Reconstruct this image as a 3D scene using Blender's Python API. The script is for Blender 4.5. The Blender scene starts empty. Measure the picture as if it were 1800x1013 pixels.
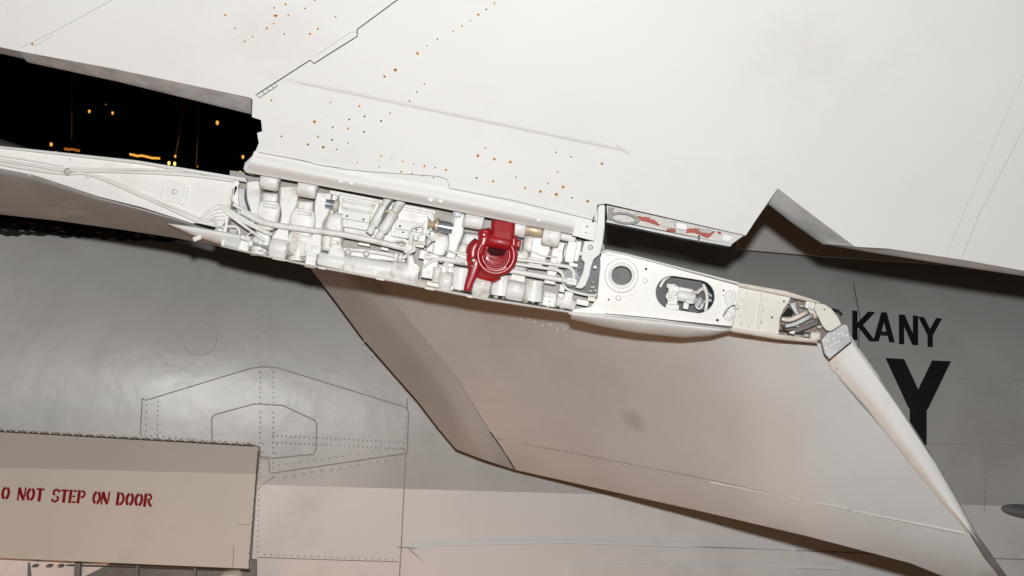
import bpy, bmesh, math, random
from mathutils import Vector, Matrix, noise
random.seed(7)
C = bpy.context.scene.collection
SC = bpy.context.scene
R = math.radians
# ---------------------------------------------------------------- camera, world, light
F, CX, CY = 2500.0, 900.0, 506.5            # focal length and centre, in pixels of the photograph
cam_d = bpy.data.cameras.new('camera'); cam = bpy.data.objects.new('camera', cam_d); C.objects.link(cam)
cam_d.sensor_width = 36; cam_d.lens = 36*F/1800; cam_d.clip_start = .05; cam_d.clip_end = 200
cam.rotation_euler = (R(90), 0, 0)
SC.camera = cam
SC.view_settings.view_transform = 'Standard'; SC.view_settings.look = 'None'
SC.view_settings.exposure = 0; SC.view_settings.gamma = 1
w = bpy.data.worlds.new('World'); SC.world = w; w.use_nodes = True
w.node_tree.nodes['Background'].inputs[0].default_value = (.85, .6, .42, 1)
w.node_tree.nodes['Background'].inputs[1].default_value = .022

def lamp(name, kind, loc, power, col, size=.1, target=None, sy=None):
    d = bpy.data.lights.new(name, kind); d.energy = power; d.color = col
    if kind == 'AREA':
        d.size = size
        if sy: d.shape = 'RECTANGLE'; d.size_y = sy
    else: d.shadow_soft_size = size
    o = bpy.data.objects.new(name, d); C.objects.link(o); o.location = loc
    if target is not None:
        o.rotation_euler = (Vector(target)-Vector(loc)).to_track_quat('-Z', 'Y').to_euler()
    return o
lamp('camera_flash', 'POINT', (.02, -.02, .150), 458, (1, .995, .985), .026)          # the flash on top of the camera
lamp('hangar_lamp_warm', 'AREA', (-1.9, 3.3, -2.3), 8, (1, .50, .25), .8, (-.3, 4.5, -.4))
lamp('added_warm_light_below', 'AREA', (-.35, 4.15, -2.3), 4.8, (1, .46, .17), .35, (-.05, 4.4, -.4))  # unseen warm light added beneath to tint the panel's lower left

# ---------------------------------------------------------------- pixels to points
def P(x, y, Y): return Vector(((x-CX)/F*Y, Y, -(y-CY)/F*Y))
D0 = 3.42; S = D0/F
def Q(x, y, z=0): return P(x, y, D0 - z*S)
SL = math.atan(.185)                        # tilt of the fold line in the picture

# ---------------------------------------------------------------- materials
def mat(name, col, rough=.45, metal=0, vary=.06, scale=6, bump=.02, dirt=None, dirt_amt=.0, dirt_scale=3, streak=False, ripple=0, coat=0, smudge=None, spec=.5, side=None):
    m = bpy.data.materials.new(name); m.use_nodes = True
    nt = m.node_tree; n = nt.nodes; l = nt.links
    b = n['Principled BSDF']; b.inputs['Roughness'].default_value = rough; b.inputs['Metallic'].default_value = metal
    if coat: b.inputs['Coat Weight'].default_value = coat; b.inputs['Coat Roughness'].default_value = .12
    geo = n.new('ShaderNodeNewGeometry')
    nz = n.new('ShaderNodeTexNoise'); nz.inputs['Scale'].default_value = scale; nz.inputs['Detail'].default_value = 6
    l.new(geo.outputs['Position'], nz.inputs['Vector'])
    mr = n.new('ShaderNodeMapRange'); mr.inputs[3].default_value = 1-vary; mr.inputs[4].default_value = 1+vary
    mr.inputs[1].default_value = .3; mr.inputs[2].default_value = .7
    l.new(nz.outputs[0], mr.inputs[0])
    mx = n.new('ShaderNodeVectorMath'); mx.operation = 'SCALE'; mx.inputs[0].default_value = col[:3]
    l.new(mr.outputs[0], mx.inputs['Scale'])
    out = mx.outputs[0]
    if dirt:
        dz = n.new('ShaderNodeTexNoise'); dz.inputs['Scale'].default_value = dirt_scale; dz.inputs['Detail'].default_value = 9
        dz.inputs['Roughness'].default_value = .68
        if streak:
            mp = n.new('ShaderNodeMapping'); mp.inputs['Scale'].default_value = (1, 1, 6); mp.inputs['Rotation'].default_value = (0, R(-12), 0)
            l.new(geo.outputs['Position'], mp.inputs[0]); l.new(mp.outputs[0], dz.inputs['Vector'])
        else: l.new(geo.outputs['Position'], dz.inputs['Vector'])
        dr = n.new('ShaderNodeMapRange'); dr.inputs[1].default_value = .52; dr.inputs[2].default_value = .74; dr.inputs[4].default_value = dirt_amt
        l.new(dz.outputs[0], dr.inputs[0])
        mm = n.new('ShaderNodeMix'); mm.data_type = 'RGBA'
        l.new(dr.outputs[0], mm.inputs['Factor']); l.new(out, mm.inputs['A']); mm.inputs['B'].default_value = (*dirt, 1)
        out = mm.outputs['Result']
    b.inputs['Specular IOR Level'].default_value = spec
    if side:   # weaker light towards the wing root put into the colour, broken by noise
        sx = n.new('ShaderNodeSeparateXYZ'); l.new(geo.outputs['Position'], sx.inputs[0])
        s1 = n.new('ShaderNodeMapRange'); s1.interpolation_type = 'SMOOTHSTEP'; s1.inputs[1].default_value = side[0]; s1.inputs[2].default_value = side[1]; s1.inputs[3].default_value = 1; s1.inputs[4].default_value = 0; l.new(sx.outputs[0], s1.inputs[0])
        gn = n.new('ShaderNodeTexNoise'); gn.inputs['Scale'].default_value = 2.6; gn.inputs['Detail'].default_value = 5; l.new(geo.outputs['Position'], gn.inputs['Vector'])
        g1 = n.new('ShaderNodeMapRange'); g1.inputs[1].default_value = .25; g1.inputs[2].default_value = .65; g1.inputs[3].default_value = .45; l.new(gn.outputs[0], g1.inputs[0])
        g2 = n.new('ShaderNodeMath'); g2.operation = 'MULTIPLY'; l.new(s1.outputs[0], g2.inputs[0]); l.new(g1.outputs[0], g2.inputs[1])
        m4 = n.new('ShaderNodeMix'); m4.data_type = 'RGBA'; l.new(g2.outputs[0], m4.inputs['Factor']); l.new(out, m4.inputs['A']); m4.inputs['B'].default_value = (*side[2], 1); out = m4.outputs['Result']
    if smudge:
        vd = n.new('ShaderNodeVectorMath'); vd.operation = 'DISTANCE'; l.new(geo.outputs['Position'], vd.inputs[0]); vd.inputs[1].default_value = smudge[0]
        sr = n.new('ShaderNodeMapRange'); sr.interpolation_type = 'SMOOTHSTEP'; sr.inputs[1].default_value = smudge[1]*.25; sr.inputs[2].default_value = smudge[1]; sr.inputs[3].default_value = .55; sr.inputs[4].default_value = 0
        l.new(vd.outputs['Value'], sr.inputs[0])
        m3 = n.new('ShaderNodeMix'); m3.data_type = 'RGBA'; l.new(sr.outputs[0], m3.inputs['Factor']); l.new(out, m3.inputs['A']); m3.inputs['B'].default_value = (*smudge[2], 1); out = m3.outputs['Result']
    l.new(out, b.inputs['Base Color'])
    fz = n.new('ShaderNodeTexNoise'); fz.inputs['Scale'].default_value = 420; fz.inputs['Detail'].default_value = 2
    l.new(geo.outputs['Position'], fz.inputs['Vector'])
    bp = n.new('ShaderNodeBump'); bp.inputs['Strength'].default_value = .25; bp.inputs['Distance'].default_value = bump*.02
    l.new(fz.outputs[0], bp.inputs['Height'])
    last = bp
    if ripple:
        rz = n.new('ShaderNodeTexNoise'); rz.inputs['Scale'].default_value = 3.6; rz.inputs['Detail'].default_value = 4
        l.new(geo.outputs['Position'], rz.inputs['Vector'])
        b2 = n.new('ShaderNodeBump'); b2.inputs['Strength'].default_value = 1; b2.inputs['Distance'].default_value = ripple
        l.new(rz.outputs[0], b2.inputs['Height']); l.new(bp.outputs[0], b2.inputs['Normal']); last = b2
    l.new(last.outputs[0], b.inputs['Normal'])
    # roughness variation
    rr = n.new('ShaderNodeMapRange'); rr.inputs[3].default_value = max(.02, rough-.08); rr.inputs[4].default_value = rough+.1
    l.new(nz.outputs[0], rr.inputs[0]); l.new(rr.outputs[0], b.inputs['Roughness'])
    return m
M = {}; ldep_spot = 4.20
M['white'] = mat('white_wing_paint', (.79, .785, .765), .55, vary=.025, scale=3, dirt=(.58, .54, .48), dirt_amt=.26, dirt_scale=2.4)
M['bay'] = mat('white_bay_paint', (.80, .79, .765), .42, spec=.4, vary=.04, scale=9, bump=.04, dirt=(.38, .29, .20), dirt_amt=.75, dirt_scale=24)
M['baymid'] = mat('stained_gap_shade_paint', (.36, .335, .30), .5, vary=.12, scale=16, bump=.05, dirt=(.22, .17, .12), dirt_amt=.85, dirt_scale=16)  # stains plus the shade of gaps between parts, put into the colour
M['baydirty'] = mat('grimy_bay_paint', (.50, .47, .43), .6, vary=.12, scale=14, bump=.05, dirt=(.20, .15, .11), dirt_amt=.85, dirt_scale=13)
M['rib'] = mat('white_rib_paint', (.80, .785, .755), .42, vary=.03, scale=6, dirt=(.55, .49, .40), dirt_amt=.4, dirt_scale=7)
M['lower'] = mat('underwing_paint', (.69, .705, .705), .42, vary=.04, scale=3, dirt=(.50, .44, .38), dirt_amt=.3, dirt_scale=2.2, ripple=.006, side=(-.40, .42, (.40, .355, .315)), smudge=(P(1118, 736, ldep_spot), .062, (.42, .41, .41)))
M['flap'] = mat('flap_paint', (.45, .44, .425), .5, vary=.05, scale=4, dirt=(.36, .31, .27), dirt_amt=.3, dirt_scale=3, ripple=.002)
M['dark_under'] = mat('scuffed_shaded_grey', (.33, .325, .315), .45, vary=.10, scale=6, dirt=(.62, .59, .55), dirt_amt=.55, dirt_scale=5, streak=True)  # scuffs, with the underskin's grazing-light shade put into the base colour
M['edge'] = mat('worn_edge_metal', (.58, .585, .59), .5, metal=.2, vary=.22, scale=22, bump=.08, dirt=(.72, .71, .69), dirt_amt=.9, dirt_scale=34)
M['wellp'] = mat('grimy_well', (.20, .195, .19), .6, vary=.15, scale=9, dirt=(.15, .12, .10), dirt_amt=.8, dirt_scale=12)
M['darkgrey'] = mat('mottled_dark_grey', (.11, .115, .12), .6, vary=.3, scale=25, dirt=(.04, .035, .03), dirt_amt=.8, dirt_scale=30)  # dark mottled grey of slot backing, sleeve and sealant scraps
M['ringg'] = mat('ring_grey', (.34, .35, .35), .6, vary=.06, spec=.2)
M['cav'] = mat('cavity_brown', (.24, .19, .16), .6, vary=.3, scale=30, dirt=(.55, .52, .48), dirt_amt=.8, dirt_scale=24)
M['reddark'] = mat('dark_red_shade', (.05, .004, .005), .7, spec=.1)
M['lew'] = mat('leading_edge_white', (.88, .87, .85), .45, vary=.03, scale=5, dirt=(.60, .56, .50), dirt_amt=.3, dirt_scale=6)
M['notch'] = mat('patched_edge', (.66, .655, .64), .5, vary=.18, scale=9, dirt=(.34, .34, .34), dirt_amt=.7, dirt_scale=12)
M['endwall'] = mat('grimy_white', (.66, .645, .61), .7, spec=.2, vary=.1, scale=20, dirt=(.34, .29, .24), dirt_amt=.8, dirt_scale=20)
M['beige'] = mat('beige_primer', (.70, .675, .61), .5, vary=.03, dirt=(.48, .42, .33), dirt_amt=.4, dirt_scale=9)
M['rail'] = mat('worn_rail', (.70, .64, .56), .4, vary=.1, scale=20, dirt=(.33, .24, .18), dirt_amt=.75, dirt_scale=18, streak=True)
M['alu'] = mat('bare_aluminium', (.50, .51, .52), .55, metal=.3, vary=.14, scale=14, bump=.05, dirt=(.3, .27, .24), dirt_amt=.5, dirt_scale=12)
M['greym'] = mat('grey_fitting', (.21, .21, .21), .65, spec=.25, metal=0, vary=.15, scale=15, dirt=(.15, .13, .11), dirt_amt=.6, dirt_scale=11)
M['door'] = mat('door_tan_paint', (.70, .62, .53), .36, vary=.03, scale=2.5, ripple=.0015, dirt=(.52, .43, .34), dirt_amt=.3)
M['doortop'] = mat('door_grey_paint', (.53, .47, .41), .5, vary=.03, scale=3, ripple=.002)
M['red'] = mat('red_lock_paint', (.35, .008, .014), .42, spec=.4, vary=.10, scale=20, bump=.06, coat=.1, dirt=(.16, .01, .012), dirt_amt=.5, dirt_scale=18)
M['redwell'] = mat('red_sealant', (.40, .045, .02), .5, vary=.2, scale=30, bump=.1, dirt=(.30, .08, .05), dirt_amt=.7, dirt_scale=26)
M['stencil'] = mat('red_stencil', (.27, .003, .008), .7, spec=.2, vary=.12, scale=40)
M['black'] = mat('black_lettering', (.010, .010, .011), .55, vary=.1)
M['seam'] = mat('dark_seam', (.06, .055, .05), .8, vary=.2, scale=30)
M['faint'] = mat('faint_seam', (.46, .435, .40), .7, vary=.1, scale=30)
M['gseam'] = mat('grey_seam', (.39, .38, .365), .7, vary=.15, scale=20)
M['fseam'] = mat('brown_seam', (.34, .285, .245), .7, vary=.2, scale=20)
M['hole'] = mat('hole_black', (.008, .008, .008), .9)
M['chrome'] = mat('chrome_rod', (.50, .55, .60), .22, metal=.7, vary=.1, scale=20)
M['brass'] = mat('tarnished_brass', (.58, .46, .33), .4, metal=.25, vary=.25, scale=25, dirt=(.16, .09, .05), dirt_amt=.8, dirt_scale=22)
M['rust'] = mat('rust_stain', (.26, .09, .025), .8, spec=.1, vary=.3, scale=60)
M['rusthalo'] = mat('rust_halo', (.72, .55, .36), .7, vary=.12, scale=60)
M['screw'] = mat('screw_steel', (.035, .03, .028), .7, spec=.1, metal=0, vary=.2, scale=60)
M['rivetg'] = mat('rivet_grey', (.34, .32, .30), .5, vary=.2, scale=60)
M['rivetw'] = mat('rivet_white', (.80, .785, .75), .35)
M['hall'] = mat('hangar_black', (.004, .0035, .003), .9)
def emit(name, col, s):
    m = bpy.data.materials.new(name); m.use_nodes = True; nt = m.node_tree; nt.nodes.clear()
    e = nt.nodes.new('ShaderNodeEmission'); e.inputs[0].default_value = (*col, 1); e.inputs[1].default_value = s
    o = nt.nodes.new('ShaderNodeOutputMaterial'); nt.links.new(e.outputs[0], o.inputs[0]); return m
M['glow'] = emit('lamp_glow', (1, .45, .07), 1.0); M['glowdim'] = emit('lamp_glow_dim', (1, .32, .04), .32); M['glowhot'] = emit('lamp_glow_hot', (1, .62, .12), 2.2)

# fuselage paint: grey above, white below a straight demarcation line
def fus_mat():
    m = mat('fuselage_paint', (.54, .535, .52), .33, vary=.08, scale=2.5, ripple=.0065, bump=.04, dirt=(.30, .28, .26), dirt_amt=.3, dirt_scale=2.3)
    return m
M['fusg'] = fus_mat()
M['fusw'] = mat('fuselage_white', (.82, .815, .805), .40, vary=.03, scale=2, ripple=.002, dirt=(.48, .42, .37), dirt_amt=.35, dirt_scale=2.5)

# ---------------------------------------------------------------- object helpers
def finish(o, bevel=0, sharp=38, seg=2):
    me = o.data
    me.shade_smooth(); me.set_sharp_from_angle(angle=R(sharp))
    if bevel:
        b = o.modifiers.new('bevel', 'BEVEL'); b.width = bevel*S; b.segments = seg; b.limit_method = 'ANGLE'; b.angle_limit = R(38)
    return o
def link(name, bm, m, parent=None, bevel=0, sharp=38, flip=True):
    if flip: bmesh.ops.recalc_face_normals(bm, faces=bm.faces)
    me = bpy.data.meshes.new(name); bm.to_mesh(me); bm.free()
    ms = m if isinstance(m, (list, tuple)) else [m]
    for k in ms: me.materials.append(M[k])
    o = bpy.data.objects.new(name, me); C.objects.link(o)
    if parent: o.parent = parent; o.matrix_parent_inverse = parent.matrix_world.inverted() if parent.type == 'EMPTY' and parent.parent is None else Matrix()
    if parent and parent.type != 'EMPTY': o.matrix_parent_inverse = Matrix()
    return finish(o, bevel, sharp)
def thing(name, label, cat, loc, group=None):
    o = bpy.data.objects.new(name, None); C.objects.link(o); o.location = loc; o.empty_display_size = .1
    bpy.context.view_layer.update()
    o['label'] = label; o['category'] = cat
    if group: o['group'] = group
    return o
def stuff(o): o['kind'] = 'stuff'; return o

def plate(name, pts, z, th, m, parent, bevel=1, zf=None, holes=(), deep=None):
    """outline in pixels at height z (pixels towards the camera), th thick"""
    bm = bmesh.new(); f = zf or (lambda x, y: z)
    loops = [pts]+list(holes); edges = []
    for lp in loops:
        vs = [bm.verts.new(Q(x, y, f(x, y))) for x, y in lp]
        for i in range(len(vs)): edges.append(bm.edges.new((vs[i-1], vs[i])))
    if holes: bmesh.ops.triangle_fill(bm, edges=edges, use_beauty=True)
    else: bm.faces.new(list(bm.verts))
    front = list(bm.faces)
    ret = bmesh.ops.extrude_face_region(bm, geom=front)
    vs = [g for g in ret['geom'] if isinstance(g, bmesh.types.BMVert)]
    bmesh.ops.translate(bm, verts=vs, vec=(0, th*S, 0))
    if holes: bmesh.ops.dissolve_limit(bm, angle_limit=.01, verts=bm.verts, edges=bm.edges)
    return link(name, bm, m, parent, bevel)

def frame_of(a, b):
    d = (b-a).normalized(); up = Vector((0, -1, 0))
    if abs(d.dot(up)) > .95: up = Vector((0, 0, 1))
    u = d.cross(up).normalized(); v = u.cross(d).normalized()
    return d, u, v
def lathe(name, a, b, prof, m, parent, seg=20, k=1, bevel=0, cap=True):
    """prof: (t along a-b, radius px)"""
    A, B = Q(*a), Q(*b); d, u, v = frame_of(A, B); L = B-A; bm = bmesh.new(); rings = []
    for t, r in prof:
        c = A+L*t
        rings.append([bm.verts.new(c+(u*math.cos(2*math.pi*i/seg)+v*math.sin(2*math.pi*i/seg)*k)*r*S) for i in range(seg)])
    for r0, r1 in zip(rings, rings[1:]):
        for i in range(seg): bm.faces.new((r0[i-1], r0[i], r1[i], r1[i-1]))
    if cap: bm.faces.new(rings[0]); bm.faces.new(rings[-1])
    return link(name, bm, m, parent, bevel)
def rod(name, a, b, r, m, parent, rnd=.25, seg=18):
    L = (Q(*b)-Q(*a)).length/S; e = min(.4, r*rnd/L)
    return lathe(name, a, b, [(0, r*(1-rnd)), (e*.4, r*(1-rnd*.35)), (e, r), (1-e, r), (1-e*.4, r*(1-rnd*.35)), (1, r*(1-rnd))], m, parent, seg)
def smooth_path(pts, n=6):
    out = []; pts = [Vector(p) for p in pts]
    for i in range(len(pts)-1):
        p0 = pts[max(i-1, 0)]; p1 = pts[i]; p2 = pts[i+1]; p3 = pts[min(i+2, len(pts)-1)]
        for j in range(n):
            t = j/n
            out.append(.5*((2*p1)+(-p0+p2)*t+(2*p0-5*p1+4*p2-p3)*t*t+(-p0+3*p1-3*p2+p3)*t**3))
    out.append(pts[-1]); return out
def tube(name, pts, r, m, parent, seg=10, n=6, world=False):
    path = smooth_path([p if world else Q(*p) for p in pts], n); bm = bmesh.new(); rings = []; rad = r*S if not world else r
    pu = None
    for i, p in enumerate(path):
        d = (path[min(i+1, len(path)-1)]-path[max(i-1, 0)]).normalized()
        if pu is None: pu = d.cross(Vector((0, -1, 0))); pu = pu if pu.length > .1 else d.cross(Vector((0, 0, 1)))
        u = (pu-d*pu.dot(d)).normalized(); v = d.cross(u); pu = u
        rings.append([bm.verts.new(p+(u*math.cos(2*math.pi*k/seg)+v*math.sin(2*math.pi*k/seg))*rad) for k in range(seg)])
    for r0, r1 in zip(rings, rings[1:]):
        for i in range(seg): bm.faces.new((r0[i-1], r0[i], r1[i], r1[i-1]))
    bm.faces.new(rings[0]); bm.faces.new(rings[-1])
    return link(name, bm, m, parent)
def box(name, x, y, z, wd, ht, dp, m, parent, rot=None, bevel=1.5):
    """centre x,y; z is the height of the front face; turned rot degrees clockwise in the picture"""
    a = SL if rot is None else R(rot); ux = Vector((math.cos(a), 0, -math.sin(a))); uy = Vector((math.sin(a), 0, math.cos(a))); uz = Vector((0, 1, 0))
    c = Q(x, y, z); bm = bmesh.new(); vs = {}
    for i in (-1, 1):
        for j in (-1, 1):
            for k in (0, 1): vs[i, j, k] = bm.verts.new(c+(ux*i*wd/2+uy*j*ht/2+uz*k*dp)*S)
    for q in (((-1,-1,0),(1,-1,0),(1,1,0),(-1,1,0)), ((-1,-1,1),(1,-1,1),(1,1,1),(-1,1,1)), ((-1,-1,0),(1,-1,0),(1,-1,1),(-1,-1,1)),
              ((-1,1,0),(1,1,0),(1,1,1),(-1,1,1)), ((-1,-1,0),(-1,1,0),(-1,1,1),(-1,-1,1)), ((1,-1,0),(1,1,0),(1,1,1),(1,-1,1))):
        bm.faces.new([vs[t] for t in q])
    return link(name, bm, m, parent, bevel)
def bone(name, st, z, dp, m, parent, n=4.6, k=20):
    """a cast column: stations (x, y, width[, extra height]) down its length, rounded section dp deep"""
    sx = smooth_path([Vector((s[0], s[1], s[2])) for s in st], 5)
    hz = smooth_path([Vector((s[3] if len(s) > 3 else 0, 0, 0)) for s in st], 5)
    bm = bmesh.new(); rows = []
    for i, s in enumerate(sx):
        a, b = sx[max(i-1, 0)], sx[min(i+1, len(sx)-1)]; t = Vector((b.x-a.x, b.y-a.y)).normalized(); nx, ny = t.y, -t.x
        row = []
        e = min(1, min(i, len(sx)-1-i)/2.0); e = (1-(1-e)**2)**.5 if e < 1 else 1
        for j in range(k+1):
            an = math.pi*j/k; cx_ = math.cos(an); sz = math.sin(an)
            cx_ = math.copysign(abs(cx_)**(2/n), cx_); sz = sz**(2/n)
            row.append(bm.verts.new(Q(s.x+nx*cx_*s.z/2, s.y+ny*cx_*s.z/2, z-dp+(dp+hz[i].x)*sz*(.35+.65*e))))
        rows.append(row)
    for r0, r1 in zip(rows, rows[1:]):
        for j in range(k): bm.faces.new((r0[j], r0[j+1], r1[j+1], r1[j]))
        bm.faces.new((r0[0], r1[0], r1[-1], r0[-1]))
    bm.faces.new(rows[0]); bm.faces.new(rows[-1])
    return link(name, bm, m, parent, 0, 50)
def webplate(name, st, z, dp, m, parent, bevel=3.2):
    """a flat-faced cast web whose width follows the stations (x, y, width)"""
    sx = smooth_path([Vector((q[0], q[1], q[2])) for q in st], 4); A = []; B = []
    for i, p in enumerate(sx):
        a, b = sx[max(i-1, 0)], sx[min(i+1, len(sx)-1)]; t = Vector((b.x-a.x, b.y-a.y)).normalized()
        A.append((p.x+t.y*p.z/2, p.y-t.x*p.z/2)); B.append((p.x-t.y*p.z/2, p.y+t.x*p.z/2))
    o = plate(name, A+B[::-1], z, dp, m, parent, 0)
    b = o.modifiers.new('bevel', 'BEVEL'); b.width = bevel*S; b.segments = 3; b.limit_method = 'ANGLE'; b.angle_limit = R(50); b.use_clamp_overlap = True
    return o
def resample(pts, n):
    pts = [Vector(p) for p in pts]; L = [0]
    for a, b in zip(pts, pts[1:]): L.append(L[-1]+(b-a).length)
    out = []
    for i in range(n+1):
        t = L[-1]*i/n; k = 0
        while k < len(L)-2 and L[k+1] < t: k += 1
        f = (t-L[k])/max(1e-9, L[k+1]-L[k]); out.append(pts[k].lerp(pts[k+1], min(1, f)))
    return out
def loft(name, A, B, m, parent, bulge=0, nu=40, nv=10, th=20, world=False, prof=None):
    """skin between two edge lines; each point (x, y, z); bulges towards the camera by bulge px"""
    a = resample(A, nu); b = resample(B, nu); bm = bmesh.new(); G = []
    for p, q in zip(a, b):
        row = []
        for j in range(nv+1):
            t = j/nv; c = p.lerp(q, t); h = bulge*(prof(t) if prof else (1-(2*t-1)**2)**.5)
            row.append(bm.verts.new(Q(c.x, c.y, c.z+h)))
        G.append(row)
    for r0, r1 in zip(G, G[1:]):
        for j in range(nv): bm.faces.new((r0[j], r0[j+1], r1[j+1], r1[j]))
    if th:
        ret = bmesh.ops.extrude_face_region(bm, geom=list(bm.faces)); vs = [g for g in ret['geom'] if isinstance(g, bmesh.types.BMVert)]
        bmesh.ops.translate(bm, verts=vs, vec=(0, th*S, 0))
    return link(name, bm, m, parent, 0, 45)
def sheet(name, outline, dep, m, parent, step=40, th=.02, off=0, bevel=0, matfn=None, xs=None, ys=None, holes=()):
    """a skin: outline in pixels cut along a grid, then laid on the depth surface dep(x, y) in metres"""
    bm = bmesh.new()
    if holes:
        edges = []
        for lp in [outline]+list(holes):
            vs = [bm.verts.new((x, y, 0)) for x, y in lp]
            for i in range(len(vs)): edges.append(bm.edges.new((vs[i-1], vs[i])))
        bmesh.ops.triangle_fill(bm, edges=edges, use_beauty=True)
    else:
        bm.faces.new([bm.verts.new((x, y, 0)) for x, y in outline])
    x0 = min(p[0] for p in outline); x1 = max(p[0] for p in outline); y0 = min(p[1] for p in outline); y1 = max(p[1] for p in outline)
    for k in range(int(x0//step)+1, int(x1//step)+1):
        bmesh.ops.bisect_plane(bm, geom=bm.verts[:]+bm.edges[:]+bm.faces[:], plane_co=(k*step+.01, 0, 0), plane_no=(1, 0, 0))
    for k in range(int(y0//step)+1, int(y1//step)+1):
        bmesh.ops.bisect_plane(bm, geom=bm.verts[:]+bm.edges[:]+bm.faces[:], plane_co=(0, k*step+.01, 0), plane_no=(0, 1, 0))
    for co, no in (ys or ()):
        bmesh.ops.bisect_plane(bm, geom=bm.verts[:]+bm.edges[:]+bm.faces[:], plane_co=(*co, 0), plane_no=(*no, 0))
    if matfn:
        for f in bm.faces:
            c = f.calc_center_median(); f.material_index = matfn(c.x, c.y)
    for v in bm.verts: v.co = P(v.co.x, v.co.y, dep(v.co.x, v.co.y)-off)
    if th:
        ret = bmesh.ops.extrude_face_region(bm, geom=list(bm.faces)); vs = [g for g in ret['geom'] if isinstance(g, bmesh.types.BMVert)]
        bmesh.ops.translate(bm, verts=vs, vec=(0, th, 0))
    return link(name, bm, m, parent, bevel, 30)
def ribbon_into(bm, pts, wd, dep, off=.0012, closed=False, step=12):
    pts = [Vector((p[0], p[1])) for p in pts]
    if closed: pts.append(pts[0])
    path = []
    for a, b in zip(pts, pts[1:]):
        n = max(1, int((b-a).length/step))
        for i in range(n): path.append(a.lerp(b, i/n))
    path.append(pts[-1]); L = []; Rr = []
    for i, p in enumerate(path):
        d = (path[min(i+1, len(path)-1)]-path[max(i-1, 0)]).normalized(); n = Vector((-d.y, d.x))*wd/2
        L.append(bm.verts.new(P(p.x+n.x, p.y+n.y, dep(p.x, p.y)-off))); Rr.append(bm.verts.new(P(p.x-n.x, p.y-n.y, dep(p.x, p.y)-off)))
    for i in range(len(path)-1): bm.faces.new((L[i], Rr[i], Rr[i+1], L[i+1]))
def seam(name, pts, wd, dep, m, parent, off=.0012, closed=False):
    bm = bmesh.new(); ribbon_into(bm, pts, wd, dep, off, closed)
    return link(name, bm, m, parent)
def arc(cx, cy, rx, ry, a0=0, a1=360, n=28, rot=0):
    out = []; full = abs(a1-a0) >= 360
    for i in range(n if full else n+1):
        a = R(a0+(a1-a0)*i/n); x = rx*math.cos(a); y = ry*math.sin(a); c, s = math.cos(R(rot)), math.sin(R(rot))
        out.append((cx+x*c-y*s, cy+x*s+y*c))
    return out
def stadium(cx, cy, L, r, rot, n=12):
    a = arc(L/2, 0, r, r, -90, 90, n)+arc(-L/2, 0, r, r, 90, 270, n); c, s = math.cos(R(rot)), math.sin(R(rot))
    return [(cx+x*c-y*s, cy+x*s+y*c) for x, y in a]
def dome_into(bm, x, y, Y, r, h=.35, seg=8, fn=None):
    c = P(x, y, Y); rr = r*Y/F; rings = []
    for k in (0, .55):
        q = math.cos(k*math.pi/2); rings.append([bm.verts.new(c+Vector((math.cos(2*math.pi*i/seg)*rr*q, -rr*h*math.sin(k*math.pi/2), math.sin(2*math.pi*i/seg)*rr*q))) for i in range(seg)])
    for i in range(seg): bm.faces.new((rings[0][i-1], rings[0][i], rings[1][i], rings[1][i-1]))
    bm.faces.new(rings[1])
def rivets(name, pts, r, dep, m, parent, off=.0005, h=.35):
    bm = bmesh.new()
    for x, y in pts: dome_into(bm, x, y, dep(x, y)-off, r, h)
    return stuff(link(name, bm, m, parent))
def line(a, b, n, jit=.0): return [(a[0]+(b[0]-a[0])*i/(n-1)+random.uniform(-jit, jit), a[1]+(b[1]-a[1])*i/(n-1)+random.uniform(-jit, jit)) for i in range(n)]
# screws: two meshes shared by all of a kind
def screw_mesh(name, r, mats, star):
    bm = bmesh.new(); s = 14
    vs = [bm.verts.new((math.cos(2*math.pi*i/s)*r*1.3, 0, math.sin(2*math.pi*i/s)*r*1.3)) for i in range(s)]; f = bm.faces.new(vs); f.material_index = 1
    vs = []
    for i in range(16):
        q = r*(1.15 if i % 4 == 0 else .62 if i % 2 else .75) if star else r*.8
        vs.append(bm.verts.new((math.cos(2*math.pi*i/16)*q, -.0009, math.sin(2*math.pi*i/16)*q)))
    f = bm.faces.new(vs); f.material_index = 0
    me = bpy.data.meshes.new(name); bm.to_mesh(me); bm.free()
    for k in mats: me.materials.append(M[k])
    return me
SCR = {'rust': screw_mesh('rusty_screw', 2.5*S, ('rust', 'rusthalo'), True), 'dark': screw_mesh('dark_screw', 2.0*S, ('screw', 'white'), True),
       'small': screw_mesh('small_screw', 1.5*S, ('screw', 'white'), False), 'rusts': screw_mesh('small_rusty_screw', 1.6*S, ('rust', 'rusthalo'), False)}
def screws(kind, pts, dep, parent):
    for x, y in pts:
        o = bpy.data.objects.new('screw', SCR[kind]); C.objects.link(o); o.location = P(x, y, dep(x, y)-.0012); sc = random.uniform(.85, 1.2); o.scale = (sc, 1, sc)
        o.rotation_euler = (0, random.uniform(0, 1.5), 0); o.parent = parent
        if parent.type == 'EMPTY': o.matrix_parent_inverse = parent.matrix_world.inverted()

# ---------------------------------------------------------------- hall behind
bm = bmesh.new()
for v in ((-40, 45, -25), (40, 45, -25), (40, 45, 30), (-40, 45, 30)): bm.verts.new(v)
bm.faces.new(list(bm.verts)); o = link('hangar_wall', bm, 'hall'); o['kind'] = 'structure'

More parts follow.
